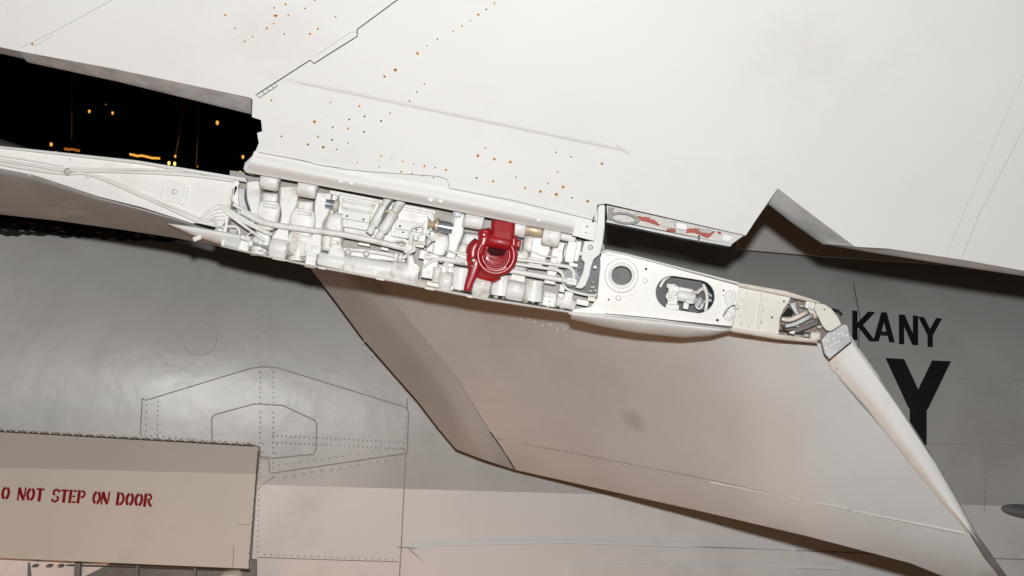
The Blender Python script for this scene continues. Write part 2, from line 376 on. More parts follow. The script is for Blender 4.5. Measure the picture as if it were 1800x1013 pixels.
LAMPS = [(157, 196, 3.4, 'glow', 'dim orange hall lamp, left of the upper pair in the dark gap'), (198, 199, 3.2, 'glow', 'dim orange hall lamp, right of the upper pair in the dark gap'),
         (186, 184, 1.7, 'glowdim', 'faintest tiny hall lamp above the upper pair of lamps'), (382, 216, 4.4, 'glow', 'orange hall lamp near the upper right of the dark gap'),
         (308, 275, 3, 'glow', 'small orange lamp just above the brightest hall lamp'), (90, 254, 4, 'glow', 'orange lamp low at the left just above the wing rib'),
         (422, 304, 3.6, 'glowhot', 'bright yellow lamp beside the left tip of the wing skirt'), (427, 276, 3.8, 'glow', 'orange lamp at the edge of the folded wing skirt'),
         (347, 293, 2.6, 'glowdim', 'faint orange lamp at the foot of the hanging cable'), (297, 287, 3.8, 'glowhot', 'brightest hall lamp, left bulb of the close pair above the rib'),
         (307, 288, 3.8, 'glowhot', 'brightest hall lamp, right bulb of the close pair above the rib')]
for x, y, r, g, lab in LAMPS:
    r *= .62
    Y = 19+random.uniform(-2, 2); s = Y/F
    t = thing('hall_lamp', lab, 'lamp', P(x, y, Y), 'lamps glowing in the dark hall')
    bm = bmesh.new(); bmesh.ops.create_uvsphere(bm, u_segments=14, v_segments=10, radius=r*s); bmesh.ops.scale(bm, verts=bm.verts, vec=(1, 1, 1.5)); bmesh.ops.translate(bm, verts=bm.verts, vec=P(x, y, Y))
    link('bulb', bm, g, t)
    bm = bmesh.new(); bmesh.ops.create_cone(bm, cap_ends=True, segments=14, radius1=r*1.5*s, radius2=r*.5*s, depth=r*1.2*s); bmesh.ops.translate(bm, verts=bm.verts, vec=P(x, y-r*1.9, Y))
    link('lamp_shade', bm, 'hall', t)
for (x0, y0, x1, y1, g, lab) in ((228, 272, 281, 279, 'glow', 'orange glowing strip light seen low behind the rib'), (113, 262, 140, 265, 'glowdim', 'short faint strip light left of the long orange strip')):
    t = thing('strip_light', lab, 'lamp', P((x0+x1)/2, (y0+y1)/2, 20), 'lamps glowing in the dark hall')
    pts = [P(x0+(x1-x0)*i/8, y0+(y1-y0)*i/8+random.uniform(-1, 1), 20) for i in range(9)]
    tube('tube', pts, .016, g, t, world=True)
    tube('housing', [p+Vector((0, .05, .035)) for p in (pts[0], pts[4], pts[8])], .02, 'hall', t, world=True)
M['cable'] = mat('cable_brown', (.20, .09, .04), .6)
for a, b, r, lab in (((326, 176), (309, 272), .0065, 'long thin cable hanging above the brightest hall lamp'), ((350, 186), (345, 290), .005, 'fainter thin cable hanging right of the longer one'), ((127, 130), (126, 245), .0035, 'faintest thin cable hanging at the left of the dark gap')):
    o = tube('hanging_cable', [P(*a, 9), P((a[0]+b[0])/2, (a[1]+b[1])/2, 9), P(*b, 9)], r, 'cable', None, world=True)
    o['label'] = lab; o['category'] = 'cable'

# ================================================================ FUSELAGE
A3 = P(300, 745, 5.75); B3 = P(1700, 872, 6.75); AX = (B3-A3).normalized()
def frad(s): return 1.0+.26*max(-.6, min(1.6, s/3.2))
UPV = Vector((0, 0, 1)); UPV = (UPV-AX*UPV.dot(AX)).normalized(); FWV = AX.cross(UPV).normalized()
if FWV.y > 0: FWV = -FWV
FN = 2.5
def fdep(x, y):
    d = P(x, y, 1.0)
    def g(Y):
        p = d*Y-A3; return abs(p.dot(FWV))**FN+abs(p.dot(UPV))**FN-frad(p.dot(AX))**FN
    lo = 3.5; hi = A3.dot(FWV)/d.dot(FWV)
    if g(hi) > 0: return hi
    for _ in range(26):
        mid = (lo+hi)/2
        if g(mid) > 0: lo = mid
        else: hi = mid
    return hi
fus = thing('aircraft_fuselage', 'grey and white jet fuselage side with black lettering, behind the wing', 'fuselage', P(900, 760, 5.4))
def demarc(x): return 852+(x-450)*.0285
bm = bmesh.new(); cols = []
up, fw = UPV, FWV
NS, NT = 150, 120
th_list = [R(-110+220*j/NT) for j in range(NT+1)]
def fsurf(s, th):
    c, q = math.cos(th), math.sin(th); k = frad(s)/(abs(c)**FN+abs(q)**FN)**(1/FN)
    return A3+AX*s+(fw*c+up*q)*k
G = [[bm.verts.new(fsurf(-2.4+7.5*i/NS, t)) for t in th_list] for i in range(NS+1)]
for i in range(NS):
    for j in range(NT): bm.faces.new((G[i][j], G[i+1][j], G[i+1][j+1], G[i][j+1]))
# cut along the paint line with a plane through the axis direction
pc = P(450, demarc(450), fdep(450, 852)); pd = P(1800, demarc(1800), fdep(1800, 890)); nrm = (pd-pc).cross(fw).normalized()
if nrm.z < 0: nrm = -nrm
bmesh.ops.bisect_plane(bm, geom=bm.verts[:]+bm.edges[:]+bm.faces[:], plane_co=pc, plane_no=nrm)
for f in bm.faces: f.material_index = 0 if (f.calc_center_median()-pc).dot(nrm) > 0 else 1
link('fuselage_skin', bm, ('fusg', 'fusw'), fus, flip=True)
# hump at upper left
bm = bmesh.new(); bmesh.ops.create_uvsphere(bm, u_segments=40, v_segments=24, radius=1)
bmesh.ops.scale(bm, verts=bm.verts, vec=(.62, .30, .13)); bmesh.ops.rotate(bm, verts=bm.verts, matrix=Matrix.Rotation(R(14), 3, 'Y')); bmesh.ops.translate(bm, verts=bm.verts, vec=P(-90, 288, 4.9))
link('spine_fairing', bm, 'dark_under', fus)
# seams, doubler patches
def patch(name, pts, m, th=.004, rim=True):
    o = sheet(name, pts, fdep, m, fus, 30, th=.01, off=th)
    if rim: seam('patch_edge', pts, 2.0, fdep, 'fseam', o, off=th+.0012, closed=True)
    return o
M['patchp'] = M['fusg']
patch('outer_doubler', [(250, 700), (256, 704), (440, 648), (460, 645), (485, 646), (712, 716), (718, 724), (716, 794), (710, 798), (480, 832), (474, 830), (472, 808), (458, 806), (452, 786), (250, 772), (247, 760)], 'fusg')
def fdep2(x, y): return fdep(x, y)-.004
o = sheet('inner_doubler', [(372, 735), (378, 729), (448, 710), (497, 713), (553, 739), (557, 746), (555, 792), (550, 799), (478, 806), (470, 804), (458, 803), (456, 786), (373, 780)], fdep2, 'fusg', fus, 30, th=.006, off=.004)
seam('patch_edge', [(372, 735), (378, 729), (448, 710), (497, 713), (553, 739), (557, 746), (555, 792), (550, 799), (478, 806), (470, 804), (458, 803), (456, 786), (373, 780), (372, 735)], 2.2, fdep2, 'fseam', o, off=.0055)
seam('round_panel_edge', arc(351, 595, 30, 30, n=40), 1.4, fdep, 'gseam', fus, closed=True)
for nm, pts, wd, m in (('panel_seam', [(716, 700), (714, 780), (706, 950), (700, 1050)], 2.0, 'fseam'), ('panel_seam', [(452, 862), (462, 852), (484, 836)], 1.6, 'fseam'),
        ('panel_seam', [(452, 980), (600, 985), (700, 988)], 1.6, 'fseam'), ('panel_seam', [(700, 962), (760, 966), (1250, 962), (1800, 984)], 1.8, 'fseam'),
        ('panel_seam', [(718, 965), (775, 1013), (800, 1040)], 1.8, 'fseam'), ('panel_seam', [(1560, 665), (1800, 668)], 1.0, 'gseam'), ('panel_seam', [(1500, 498), (1512, 560), (1507, 640)], 1.5, 'seam'),
        ('panel_seam', [(1620, 780), (1800, 782)], 1.0, 'gseam'), ('panel_seam', [(1733, 790), (1730, 900)], 1.0, 'gseam'), ('panel_seam', [(0, 470), (200, 485), (420, 500), (560, 515)], 1.2, 'gseam'),
        ('panel_seam', [(420, 460), (428, 600), (432, 640)], 1.0, 'fusg'), ('panel_seam', [(452, 790), (448, 900), (440, 1013)], 1.8, 'seam')):
    seam(nm, pts, wd, fdep, m, fus)
pts = []
for x in (458, 481): pts += line((x, 655), (x-1, 840), 22)
pts += line((456, 655), (452, 545), 8)+line((478, 650), (476, 560), 6)
for y, dy in ((766, 12), (778, 12)): pts += line((480, y), (708, y+dy), 30, .3)
pts += line((714, 735), (711, 790), 7)+line((258, 712), (256, 770), 6)+line((278, 706), (276, 764), 8)+line((255, 765), (440, 781), 18)
pts += line((490, 818), (705, 788), 18)+line((455, 870), (453, 970), 12)+line((465, 975), (690, 984), 20)+line((1672, 674), (1790, 676), 8)
inn = [p for p in pts if 455 < p[0] < 553 and 722 < p[1] < 803 or 375 < p[0] < 456 and 735 < p[1] < 785]
rivets('rivet_row', [p for p in pts if p not in inn], 1.4, lambda x, y: fdep(x, y)-.0050, 'rivetg', fus)
rivets('rivet_row', inn+[(462, 795), (484, 797), (462, 780), (486, 782)], 1.7, lambda x, y: fdep(x, y)-.0095, 'rivetg', fus)
rivets('rivet_row', line((500, 840), (712, 805), 14, 1), 3, fdep, 'fusg', fus, h=.5)
rivets('rivet_row', line((0, 520), (30, 522), 3)+line((440, 490), (560, 512), 8)+line((1735, 800), (1732, 895), 10)+line((720, 430), (726, 640), 2), 1.2, fdep, 'rivetg', fus)
rg = random.Random(5)
M['gap'] = mat('ragged_gap_shade', (.018, .015, .013), .8, vary=.4, scale=30, dirt=(.16, .14, .125), dirt_amt=.7, dirt_scale=38)
gp = [(x, 413+.032*x+rg.uniform(-3, 3)) for x in range(-60, 340, 9)]
sheet('root_gap_shade', [(-60, 360), (120, 372), (260, 392), (400, 424)]+[(372, 426)]+gp[::-1], fdep, 'gap', fus, 20, th=.01, off=.006)  # near-black sheet: root gap and the wing's cast shadow put into colour
for i in range(26):
    x = rg.uniform(0, 300); y = 392+.07*x+rg.uniform(-4, 16-.03*x)
    seam('torn_sealant', [(x, y), (x+rg.uniform(4, 14), y+rg.uniform(-1, 3))], rg.uniform(1, 2.6), fdep, rg.choice(('greym', 'gseam', 'fseam', 'darkgrey')), fus, off=.009)
# dark oval vent blade at right, wedge fairing at the bottom
o = loft('air_scoop', [(1755, 903, -1500), (1775, 890, -1500), (1830, 880, -1500)], [(1755, 905, -1500), (1775, 911, -1500), (1830, 915, -1500)], 'greym', None, 0)
bpy.data.objects.remove(o)
yv = fdep(1790, 898)
bm = bmesh.new(); bmesh.ops.create_uvsphere(bm, u_segments=30, v_segments=16, radius=1)
bmesh.ops.scale(bm, verts=bm.verts, vec=(.105, .05, .026)); bmesh.ops.rotate(bm, verts=bm.verts, matrix=Matrix.Rotation(R(9), 3, 'Y')); bmesh.ops.translate(bm, verts=bm.verts, vec=P(1803, 900, yv))
link('air_scoop', bm, 'greym', fus)
sheet('wedge_fairing', [(722, 966), (762, 960), (1000, 956), (1400, 968), (1400, 1090), (850, 1090)], fdep, 'fusw', fus, 40, th=.02, off=.012)
sheet('tan_panel', [(1000, 992), (1180, 990), (1480, 1003), (1480, 1090), (985, 1090)], fdep, 'fusw', fus, 40, th=.02, off=.018)
sdep = lambda x, y: 5.36+.0004*(x-1300)+.0003*(452-y)
M['spine'] = mat('spine_paint', (.55, .52, .49), .5, vary=.05, scale=4)
sheet('spine_panel', [(1312, 330), (1840, 330), (1840, 478), (1460, 452), (1295, 438), (1297, 425)], sdep, 'spine', fus, 40, th=.03)
# --- lettering: stroke polygons
def stroke_into(bm, pts, wd, dep, off=.002, step=8):
    ribbon_into(bm, pts, wd, dep, off, False, step)
def letter(ch, x, y, w_, h_, wd, dep, m, parent, sl=.0, ln=.07, off=.002):
    """x,y lower left in px; sl slant, ln line slope"""
    def T(u, v): return (x+u*w_+v*h_*sl, y-v*h_+u*w_*ln)
    k = wd/h_/2; kx = wd/w_/2
    G = {'K': [[(kx, 0), (kx, 1)], [(kx*1.6, .42), (.9, 1)], [(.36, .52), (.95, 0)]], 'A': [[(.0+kx*.6, 0), (.5, 1)], [(1-kx*.6, 0), (.5, 1)], [(.2, .26), (.8, .26)]],
         'N': [[(kx, 0), (kx, 1)], [(1-kx, 0), (1-kx, 1)], [(kx*1.1, 1), (1-kx*1.1, 0)]], 'Y': [[(.5, 0), (.5, .5)], [(.5, .42), (.08, 1)], [(.5, .42), (.92, 1)]],
         'V': [[(.5, 0), (.06, 1)], [(.5, 0), (.94, 1)]],
         'S': [[(.9, .82), (.75, .94), (.5, .97), (.22, .9), (.14, .73), (.3, .58), (.65, .46), (.87, .3), (.8, .1), (.5, .03), (.2, .08), (.08, .22)]]}[ch]
    bm = bmesh.new()
    for i, q in enumerate(G):
        pts = [T(*p) for p in q]
        if ch == 'S' or abs(pts[0][1]-pts[-1][1]) < wd: ribbon_into(bm, pts, wd, dep, off+i*.0006, False, 6); continue
        (xa, ya), (xb, yb) = pts[0], pts[-1]; hw = wd/2*math.sqrt(1+((xb-xa)/(yb-ya))**2); n = max(2, int(abs(yb-ya)/6)); row = []
        for j in range(n+1):
            t = j/n; px, py = xa+(xb-xa)*t, ya+(yb-ya)*t
            row.append((bm.verts.new(P(px-hw, py-hw*ln, dep(px-hw, py)-off-i*.0006)), bm.verts.new(P(px+hw, py+hw*ln, dep(px+hw, py)-off-i*.0006))))
        for c, d in zip(row, row[1:]): bm.faces.new((c[0], c[1], d[1], d[0]))
    return link('letter', bm, m, parent)
for ch, x, y, w_ in (('S', 1446, 596, 36), ('K', 1498, 598, 38), ('A', 1537, 600, 34), ('N', 1580, 605, 34), ('Y', 1616, 609, 38)):
    letter(ch, x, y, w_, 52, 9.5, fdep, 'black', fus)
letter('Y', 1565, 780, 98, 150, 30, fdep, 'black', fus, ln=.05)
letter('V', 1436, 776, 84, 146, 27, fdep, 'black', fus, ln=.05)

# ================================================================ GEAR DOOR
door = thing('landing_gear_door', 'tan landing gear door stencilled DO NOT STEP ON DOOR, lower left', 'aircraft door', P(220, 880, 4.5))
dslope = lambda x: 757+(x)*.0615
def ddep(x, y): return 4.62-.00035*(y-770)+.00004*(x-200)+.00000050*(y-900)**2
dpoly = [(-300, 738), (0, 757), (200, 769), (440, 783), (453, 786), (455, 791), (446, 900), (438, 1000), (300, 994), (0, 981), (-300, 968)]
sheet('door_skin', dpoly, ddep, ('doortop', 'door'), door, 30, th=.028, matfn=lambda x, y: 0 if y < 822+.026*x else 1, ys=[((0, 822), (-.026, 1))], bevel=2.5)
pts = []
for i, (x, y) in enumerate(line((-20, 755), (446, 781), 48)):
    bm = bmesh.new(); c = P(x, y, ddep(x, y)-.0008)
    bmesh.ops.create_cone(bm, cap_ends=True, segments=10, radius1=.0038, radius2=.0038, depth=.0085); bmesh.ops.rotate(bm, verts=bm.verts, matrix=Matrix.Rotation(R(90), 3, 'Y') @ Matrix.Identity(3)); bmesh.ops.translate(bm, verts=bm.verts, vec=c)
    link('hinge_knuckle', bm, 'door' if i % 2 else 'rivetg', door)
seam('hinge_pin', [(-30, 756.5), (0, 758.5), (448, 784)], 3.4, ddep, 'seam', door, off=.0007)
seam('door_edge_seam', [(454, 792), (446, 900), (438, 998)], 2.2, ddep, 'seam', door, off=.0015)
seam('access_flap_seam', [(411, 962), (409, 998)], 1.4, ddep, 'fseam', door); seam('access_flap_seam', [(418, 922), (440, 923)], 1, ddep, 'fseam', door)
rivets('rivet_row', line((436, 1000), (446, 880), 10), 1.4, ddep, 'rivetg', door)
# stencil letters
def oval(cx_, cy_, rx, ry, a0, a1, n=8): return [(cx_+rx*math.cos(R(a0+(a1-a0)*i/n)), cy_+ry*math.sin(R(a0+(a1-a0)*i/n))) for i in range(n+1)]
T0 = .26
STN = {'O': [('s', oval(.5, .5, .37, .40, 100, 260), .26), ('s', oval(.5, .5, .37, .40, 80, -80), .26)],
       'D': [('s', [(.16, .02), (.16, .98)], .27), ('s', [(.40, .91), (.62, .86), (.82, .66), (.85, .5), (.82, .34), (.62, .14), (.40, .09)], .24)],
       'N': [('s', [(.12, .02), (.12, .78)], .17), ('s', [(.12, .95), (.42, .52), (.86, .06)], .30), ('s', [(.9, .3), (.9, .98)], .17)],
       'T': [('s', [(.0, .9), (.32, .9)], .17), ('s', [(.68, .9), (1.0, .9)], .17), ('s', [(.5, .02), (.5, .98)], .29)],
       'S': [('s', [(.92, .74), (.74, .9), (.45, .92), (.2, .8), (.2, .62), (.42, .54)], .22), ('s', [(.58, .46), (.82, .38), (.82, .2), (.55, .08), (.26, .1), (.06, .26)], .22)],
       'E': [('s', [(.2, .02), (.2, .98)], .28), ('s', [(.44, .9), (.95, .9)], .17), ('s', [(.44, .5), (.8, .5)], .17), ('s', [(.44, .1), (.95, .1)], .17)],
       'P': [('s', [(.18, .02), (.18, .98)], .28), ('s', [(.42, .9), (.68, .9), (.86, .78), (.86, .62), (.66, .48), (.42, .48)], .21)],
       'R': [('s', [(.18, .02), (.18, .98)], .28), ('s', [(.42, .9), (.66, .9), (.84, .8), (.84, .64), (.64, .52), (.42, .52)], .21), ('s', [(.56, .44), (.78, .22), (.98, .05)], .24)]}
def stencil(ch, x, y, w_, h_, sl=.10, ln=.045):
    bm = bmesh.new()
    for i, (_, pts, t) in enumerate(STN[ch]):
        ribbon_into(bm, [(x+u*w_+v*h_*sl, y-v*h_+u*w_*ln) for u, v in pts], t*w_*1.3, ddep, .0016+i*.0005, False, 3)
    link('letter', bm, 'stencil', door)
word = [('D', -17), ('O', 1), ('N', 29), ('O', 45), ('T', 61), ('S', 89), ('T', 104), ('E', 119), ('P', 134), ('O', 161), ('N', 176), ('D', 203), ('O', 219), ('O', 235), ('R', 251)]
for ch, x in word: stencil(ch, x, 879+(x)*.050, 14.5, 24.5, .14)
# gear well below the door and its retraction strut
well = thing('gear_well', 'grey wheel well framing seen under the lower edge of the tan door', 'wheel well', P(200, 1005, 4.8))
wdep = lambda x, y: 4.78
sheet('well_panel', [(-300, 960), (450, 985), (450, 1100), (-300, 1100)], wdep, 'wellp', well, 100, th=.02)
sheet('well_rail', [(-300, 985), (0, 994), (80, 997), (80, 1003), (-300, 992)], wdep, 'greym', well, 100, th=.02, off=.02)
for x in (50, 135, 240, 342): box('rib_stiffener', x, 1006, -960, 6 if x != 135 else 14, 46, 20, 'wellp', well, rot=2)
for x in (60, 85, 105, 355, 372): box('clip', x, 996, -940, 12, 5, 20, 'greym', well, rot=2)
seam('door_shadow_line', [(-10, 990), (200, 996), (440, 1004)], 3, wdep, 'seam', well, off=.021)  # black ribbon drawn as the shadow line under the door edge
rod('retraction_strut', (405, 1003, -905), (412, 1080, -905), 27, 'door', well, .35)

# ================================================================ FOLDED OUTER WING (top)
uw = thing('folded_outer_wing', 'large white underside of the folded wing panel filling the top', 'folded wing', P(900, 200, 3.3))
def crease(x): return 140+(x-500)*.2085
def sst(t): t = max(0, min(1, t)); return t*t*(3-2*t)
def udep(x, y):
    base = 3.36-.00045*(400+(x-900)*.10-y)+.00015*120*math.log(1+math.exp((x-1150)/120))
    if 380 < x < 1240:
        fade = sst((x-470)/70)*sst((1130-x)/60)
        base += .0032*sst((y-crease(x)+3)/6)*fade*(1-sst((y-crease(x)-12)/90))
    return base
outl = [(-400, 15), (0, 83), (38, 91), (200, 121), (440, 172), (444, 175), (443, 206), (459, 211), (461, 231), (452, 234), (455, 252), (449, 266), (600, 298), (660, 312), (782, 333), (1040, 391), (1050, 360), (1066, 358), (1311, 414), (1328, 388), (1367, 331), (1420, 372), (1503, 434), (1560, 437), (1700, 458), (1860, 487), (2300, 560), (2300, -260), (-400, -260)]
ys_ = [((500, 140-6), (-.2085, 1)), ((500, 140-3), (-.2085, 1)), ((500, 140), (-.2085, 1)), ((500, 143), (-.2085, 1)), ((500, 146), (-.2085, 1))]
sheet('lower_skin', outl, udep, 'white', uw, 30, th=.012, ys=ys_)
# edge strips (worn metal) sloping back below the skin
def strip(name, A, B, m, dz=-40, parent=uw, th=14, lip=None):
    zA = lambda x, y: (D0-udep(x, y))/S
    o = loft(name, [(x, y, zA(x, y)-1) for x, y in A], [(x, y, zA(x, y)+dz) for x, y in B], m, parent, 0, 50, 4, th); return o
strip('trailing_edge_strip', [(36, 91), (200, 121), (441, 173)], [(46, 108), (200, 141), (441, 200)], 'edge')
strip('trailing_edge_strip', [(-400, 15), (0, 83), (36, 90)], [(-400, 25), (0, 93), (44, 103)], 'dark_under', dz=-30)
strip('notch_edge_strip', [(1367, 331), (1420, 372), (1503, 434)], [(1352, 358), (1400, 395), (1450, 430)], 'notch', dz=-50)
strip('leading_edge_strip', [(1500, 433), (1560, 437), (1700, 458), (1860, 487), (2300, 560)], [(1450, 429), (1530, 443), (1700, 470), (1860, 494), (2300, 567)], 'notch', dz=-30)
strip('notch_web', [(1311, 414), (1328, 388), (1367, 331)], [(1300, 420), (1315, 400), (1352, 358)], 'edge', dz=-50)
# skirt over the hinges
zU = lambda x, y: (D0-udep(x, y))/S
sk_top = [(447, 266), (600, 298), (660, 312), (782, 333), (1045, 392)]
sk_bot = [(432, 303), (560, 326), (760, 363), (900, 391), (1042, 419)]
loft('hinge_skirt', [(x, y, zU(x, y)+3) for x, y in sk_top], [(x, y, zU(x, y)-6) for x, y in sk_bot], 'white', uw, 9, 60, 12, 8, prof=lambda t: 1.2*math.sin(math.pi*min(1, t*1.05))**1.2-.5*math.exp(-((t-.32)/.12)**2))
plate('skirt_end_cap', [(430, 286), (449, 268), (440, 306), (432, 304), (427, 297)], 34, 60, 'alu', uw, 1.5)
seam('crease_line', [(520, 145), (700, 182.4), (900, 224), (1090, 263.5)], .9, udep, 'faint', uw, off=.0018)
seam('skirt_gap', [(455, 268), (540, 284), (558, 290), (600, 296)], 1.6, lambda x, y: udep(x, y)-.006, 'fseam', uw)
seam('skirt_seam', [(600, 297), (640, 301), (770, 310), (786, 315), (790, 331), (900, 352), (1048, 388)], 1.2, lambda x, y: udep(x, y)-.0115, 'faint', uw)
for a in ((599, 318), (618, 321), (757, 351), (775, 353), (947, 386)):
    lathe('flush_fastener', (*a, zU(*a)+4), (*a, zU(*a)+9), [(0, 5.5), (.7, 5.3), (1, 4), (1, 2.6), (.8, 2)], 'white', uw)
plate('splice_plate', [(1012, 386), (1050, 392), (1044, 424), (1006, 414)], zU(1030, 400)+10, 4, 'white', uw, .6)
screws('small', [(1032, 398), (1030, 409)], lambda x, y: udep(x, y)-.021, uw)
# seams on the skin
for nm, pts, wd, m in (('panel_seam', [(712, -10), (628, 52), (628, 64), (552, 112), (545, 106), (452, 166)], 2.0, 'seam'),
        ('panel_seam', [(628, 64), (626, 56), (615, 58), (555, 98)], 1.0, 'faint'), ('hinge_outline', [(449, 165), (456, 172), (488, 151), (483, 146)], 1.3, 'seam'),
        ('hinge_outline', [(459, 160), (466, 166)], 1, 'seam'), ('hinge_outline', [(468, 155), (474, 161)], 1, 'seam'), ('hinge_outline', [(476, 150), (482, 156)], 1, 'seam'),
        ('panel_seam', [(38, 84), (110, 48), (205, -4)], 1.2, 'faint'), ('hinge_outline', [(55, 76), (62, 80), (92, 64), (86, 58)], 1, 'faint'), 
        ('panel_seam', [(1690, 455), (1720, 380), (1815, 195)], 1.2, 'faint'), ('panel_seam', [(1662, 452), (1700, 360), (1800, 130)], .9, 'faint'),
        ('panel_seam', [(1050, 360), (1046, 392)], 1.2, 'faint'), ('panel_seam', [(1085, 256), (1105, 272)], 1.6, 'faint')):
    seam(nm, pts, wd, udep, m, uw)
dk = [(769, 69), (581, 195-15), (614, 225-15), (632, 187), (641, 205), (559, 241), (584, 246), (612, 252), (585, 224), (612, 226), (640, 232), (686, 199), (670, 213), (541, 254), (567, 259), (592, 263), (552, 215),
      (853, 260), (838, 313), (867, 319), (907, 312), (923, 331), (1005, 348), (977, 268), (1004, 276), (980, 303)]
rs = [(734, 94), (695, 123), (676, 135), (553, 214), (840, 274), (869, 280), (897, 285), (1058, 288), (950, 337), (978, 342), (990, 329), (1033, 354), (1094, -20), (632, 187)]
sm = [(746, 148), (733, 162), (720, 178), (797, 55), (812, 46), (827, 37), (841, 26), (855, 17), (869, 6), (751, 81), (670, 275), (689, 279), (708, 284), (727, 288), (746, 292), (765, 295), (784, 299),
      (667, 294), (705, 302), (724, 305), (743, 309), (762, 313), (569, 259), (541, 254), (495, 240), (500, 60), (483, 28), (482, 14), (481, 42)]
rsm = [(628, 286), (477, 177), (486, 28), (507, 27), (502, 8), (536, 15), (553, 0), (396, 27), (413, 50), (430, 73), (444, 65), (469, 50), (963, 323), (559, 51), (545, 60), (57, 78), (590, 30)]
screws('dark', dk[::2], udep, uw); screws('rusts', dk[1::4]+dk[3::8]+sm[::2], udep, uw); screws('small', dk[7::8], udep, uw); screws('rust', rs[:-2], udep, uw); screws('small', sm[1::2], udep, uw); screws('rusts', rsm, udep, uw)
rivets('rivet_row', [(404, 38), (405, 36), (421, 61), (456, 57), (388, 15), (380, 3), (513, 248), (560, 282), (684, 288), (700, 295), (724, 298), (518, 245), (870, 250), (905, 255), (1000, 262), (1020, 300), (1035, 305), (980, 290), (655, 150), (610, 135), (622, 118), (585, 130), (568, 120), (690, 190), (520, 60), (530, 48), (1092, 240), (1100, 246)] +
       line((590, 250), (660, 262), 5)+line((470, 180), (600, 206), 6), 2.3, udep, 'white', uw, h=.4)
# open end bay at the right with ring and red sealant
plate('end_bay_wall', [(1066, 361), (1200, 388), (1309, 413), (1286, 430), (1180, 408), (1068, 386)], 8, 6, 'endwall', uw, .8)
plate('end_bay_lip', [(1066, 386), (1120, 397), (1210, 415), (1288, 429), (1284, 434), (1200, 419), (1120, 402), (1066, 391)], 14, 60, 'alu', uw, 1)
bm = None
def ring(name, cx_, cy_, rx, ry, t, z, dp, m, parent, rot=0, bevel=1):
    return plate(name, arc(cx_, cy_, rx, ry, n=36, rot=rot), z, dp, m, parent, bevel, holes=[arc(cx_, cy_, rx-t, (rx-t)*ry/rx*.86, n=30, rot=rot)])
ring('bushing_ring', 1097, 384, 28, 10.5, 8, 24, 9, 'ringg', uw, rot=8, bevel=1.8)
def blob(name, pts, z, h, m, parent):
    bm = bmesh.new()
    for (x, y, r) in pts:
        t = bmesh.ops.create_icosphere(bm, subdivisions=2, radius=r*S)['verts']
        for v in t:
            v.co *= 1+.35*noise.noise(v.co*260+Vector((x, y, 0))); v.co.y *= h; v.co.z *= .62; v.co += Q(x, y, z)
    return link(name, bm, m, parent)
def ragged(name, pts, z, m, seed, j=.9):
    rn = random.Random(seed); out = []
    for (a, b) in zip(pts, pts[1:]+pts[:1]):
        n = max(1, int(math.hypot(b[0]-a[0], b[1]-a[1])/3))
        for i in range(n): out.append((a[0]+(b[0]-a[0])*i/n+rn.uniform(-j, j), a[1]+(b[1]-a[1])*i/n+rn.uniform(-j, j)))
    return plate(name, out, z, 3, m, uw, 1)
ragged('red_sealant', [(1121, 380), (1140, 383), (1152, 388), (1161, 396), (1159, 398), (1140, 391), (1127, 388)], 12, 'redwell', 1)
ragged('red_sealant', [(1172, 402), (1186, 402), (1189, 408), (1172, 407)], 12, 'redwell', 2, .6)
ragged('red_sealant', [(1209, 402), (1224, 402), (1243, 407), (1258, 406), (1252, 413), (1244, 419), (1232, 413), (1222, 410), (1207, 409)], 12, 'redwell', 3, 1.2)
ragged('red_sealant', [(1261, 407), (1268, 408), (1267, 412), (1262, 411)], 12, 'redwell', 4, .4)
ragged('brown_residue', [(1228, 401), (1240, 404), (1256, 406), (1248, 411), (1238, 409), (1230, 408)], 14, 'baydirty', 5, .8)
ragged('putty', [(1164, 390), (1182, 390), (1190, 395), (1180, 401), (1168, 400), (1160, 394)], 13, 'endwall', 6, .8)
ragged('putty', [(1184, 389), (1195, 392), (1192, 399), (1186, 398)], 15, 'alu', 7, .5)
ragged('white_residue', [(1270, 412), (1284, 414), (1292, 417), (1284, 425), (1268, 422)], 12, 'rib', 8, .9)
ragged('white_residue', [(1070, 364), (1080, 366), (1076, 380), (1069, 378)], 12, 'baydirty', 9, .9)
box('bay_bracket', 1198, 398, 20, 20, 12, 10, 'rib', uw)
box('bay_divider', 1229, 420, 20, 3, 14, 12, 'greym', uw, rot=6)

# ================================================================ INNER WING STUB
iw = thing('inner_wing', 'wing stub with open white fold joint and grey pink underside in the centre', 'wing', P(900, 520, 3.5))
def fold(x): return 470+(x-540)*.15
def interp(t, tab):
    if t <= tab[0][0]: return tab[0][1]
    for (a, b), (c, d) in zip(tab, tab[1:]):
        if t <= c: return b+(d-b)*(t-a)/(c-a)
    return tab[-1][1]
def ldep(x, y):
    top = interp(x, [(540, 4.60), (700, 4.42), (860, 4.20), (1000, 4.03), (1150, 3.84), (1300, 3.66), (1440, 3.56), (1800, 3.42)])
    k = interp(x, [(540, .0001), (800, .0011), (905, .0018), (1000, .0019), (1150, .0016), (1300, .0012), (1450, .0009), (1800, .0008)])
    t = max(0, y-(826+(x-905)*.219-34))/34
    return top+k*(y-fold(x))+.022*t*t*(1 if x > 880 else 0)
lower = [(545, 440), (1000, 530), (1290, 570), (1440, 588), (1468, 610), (1458, 640), (1476, 668), (1560, 765), (1640, 865), (1700, 935), (1725, 955), (1762, 1013), (1790, 1060), (1420, 1013-30), (1400, 938), (1250, 905), (1120, 876), (905, 826), (878, 800), (820, 690), (740, 610), (660, 490), (632, 475)]
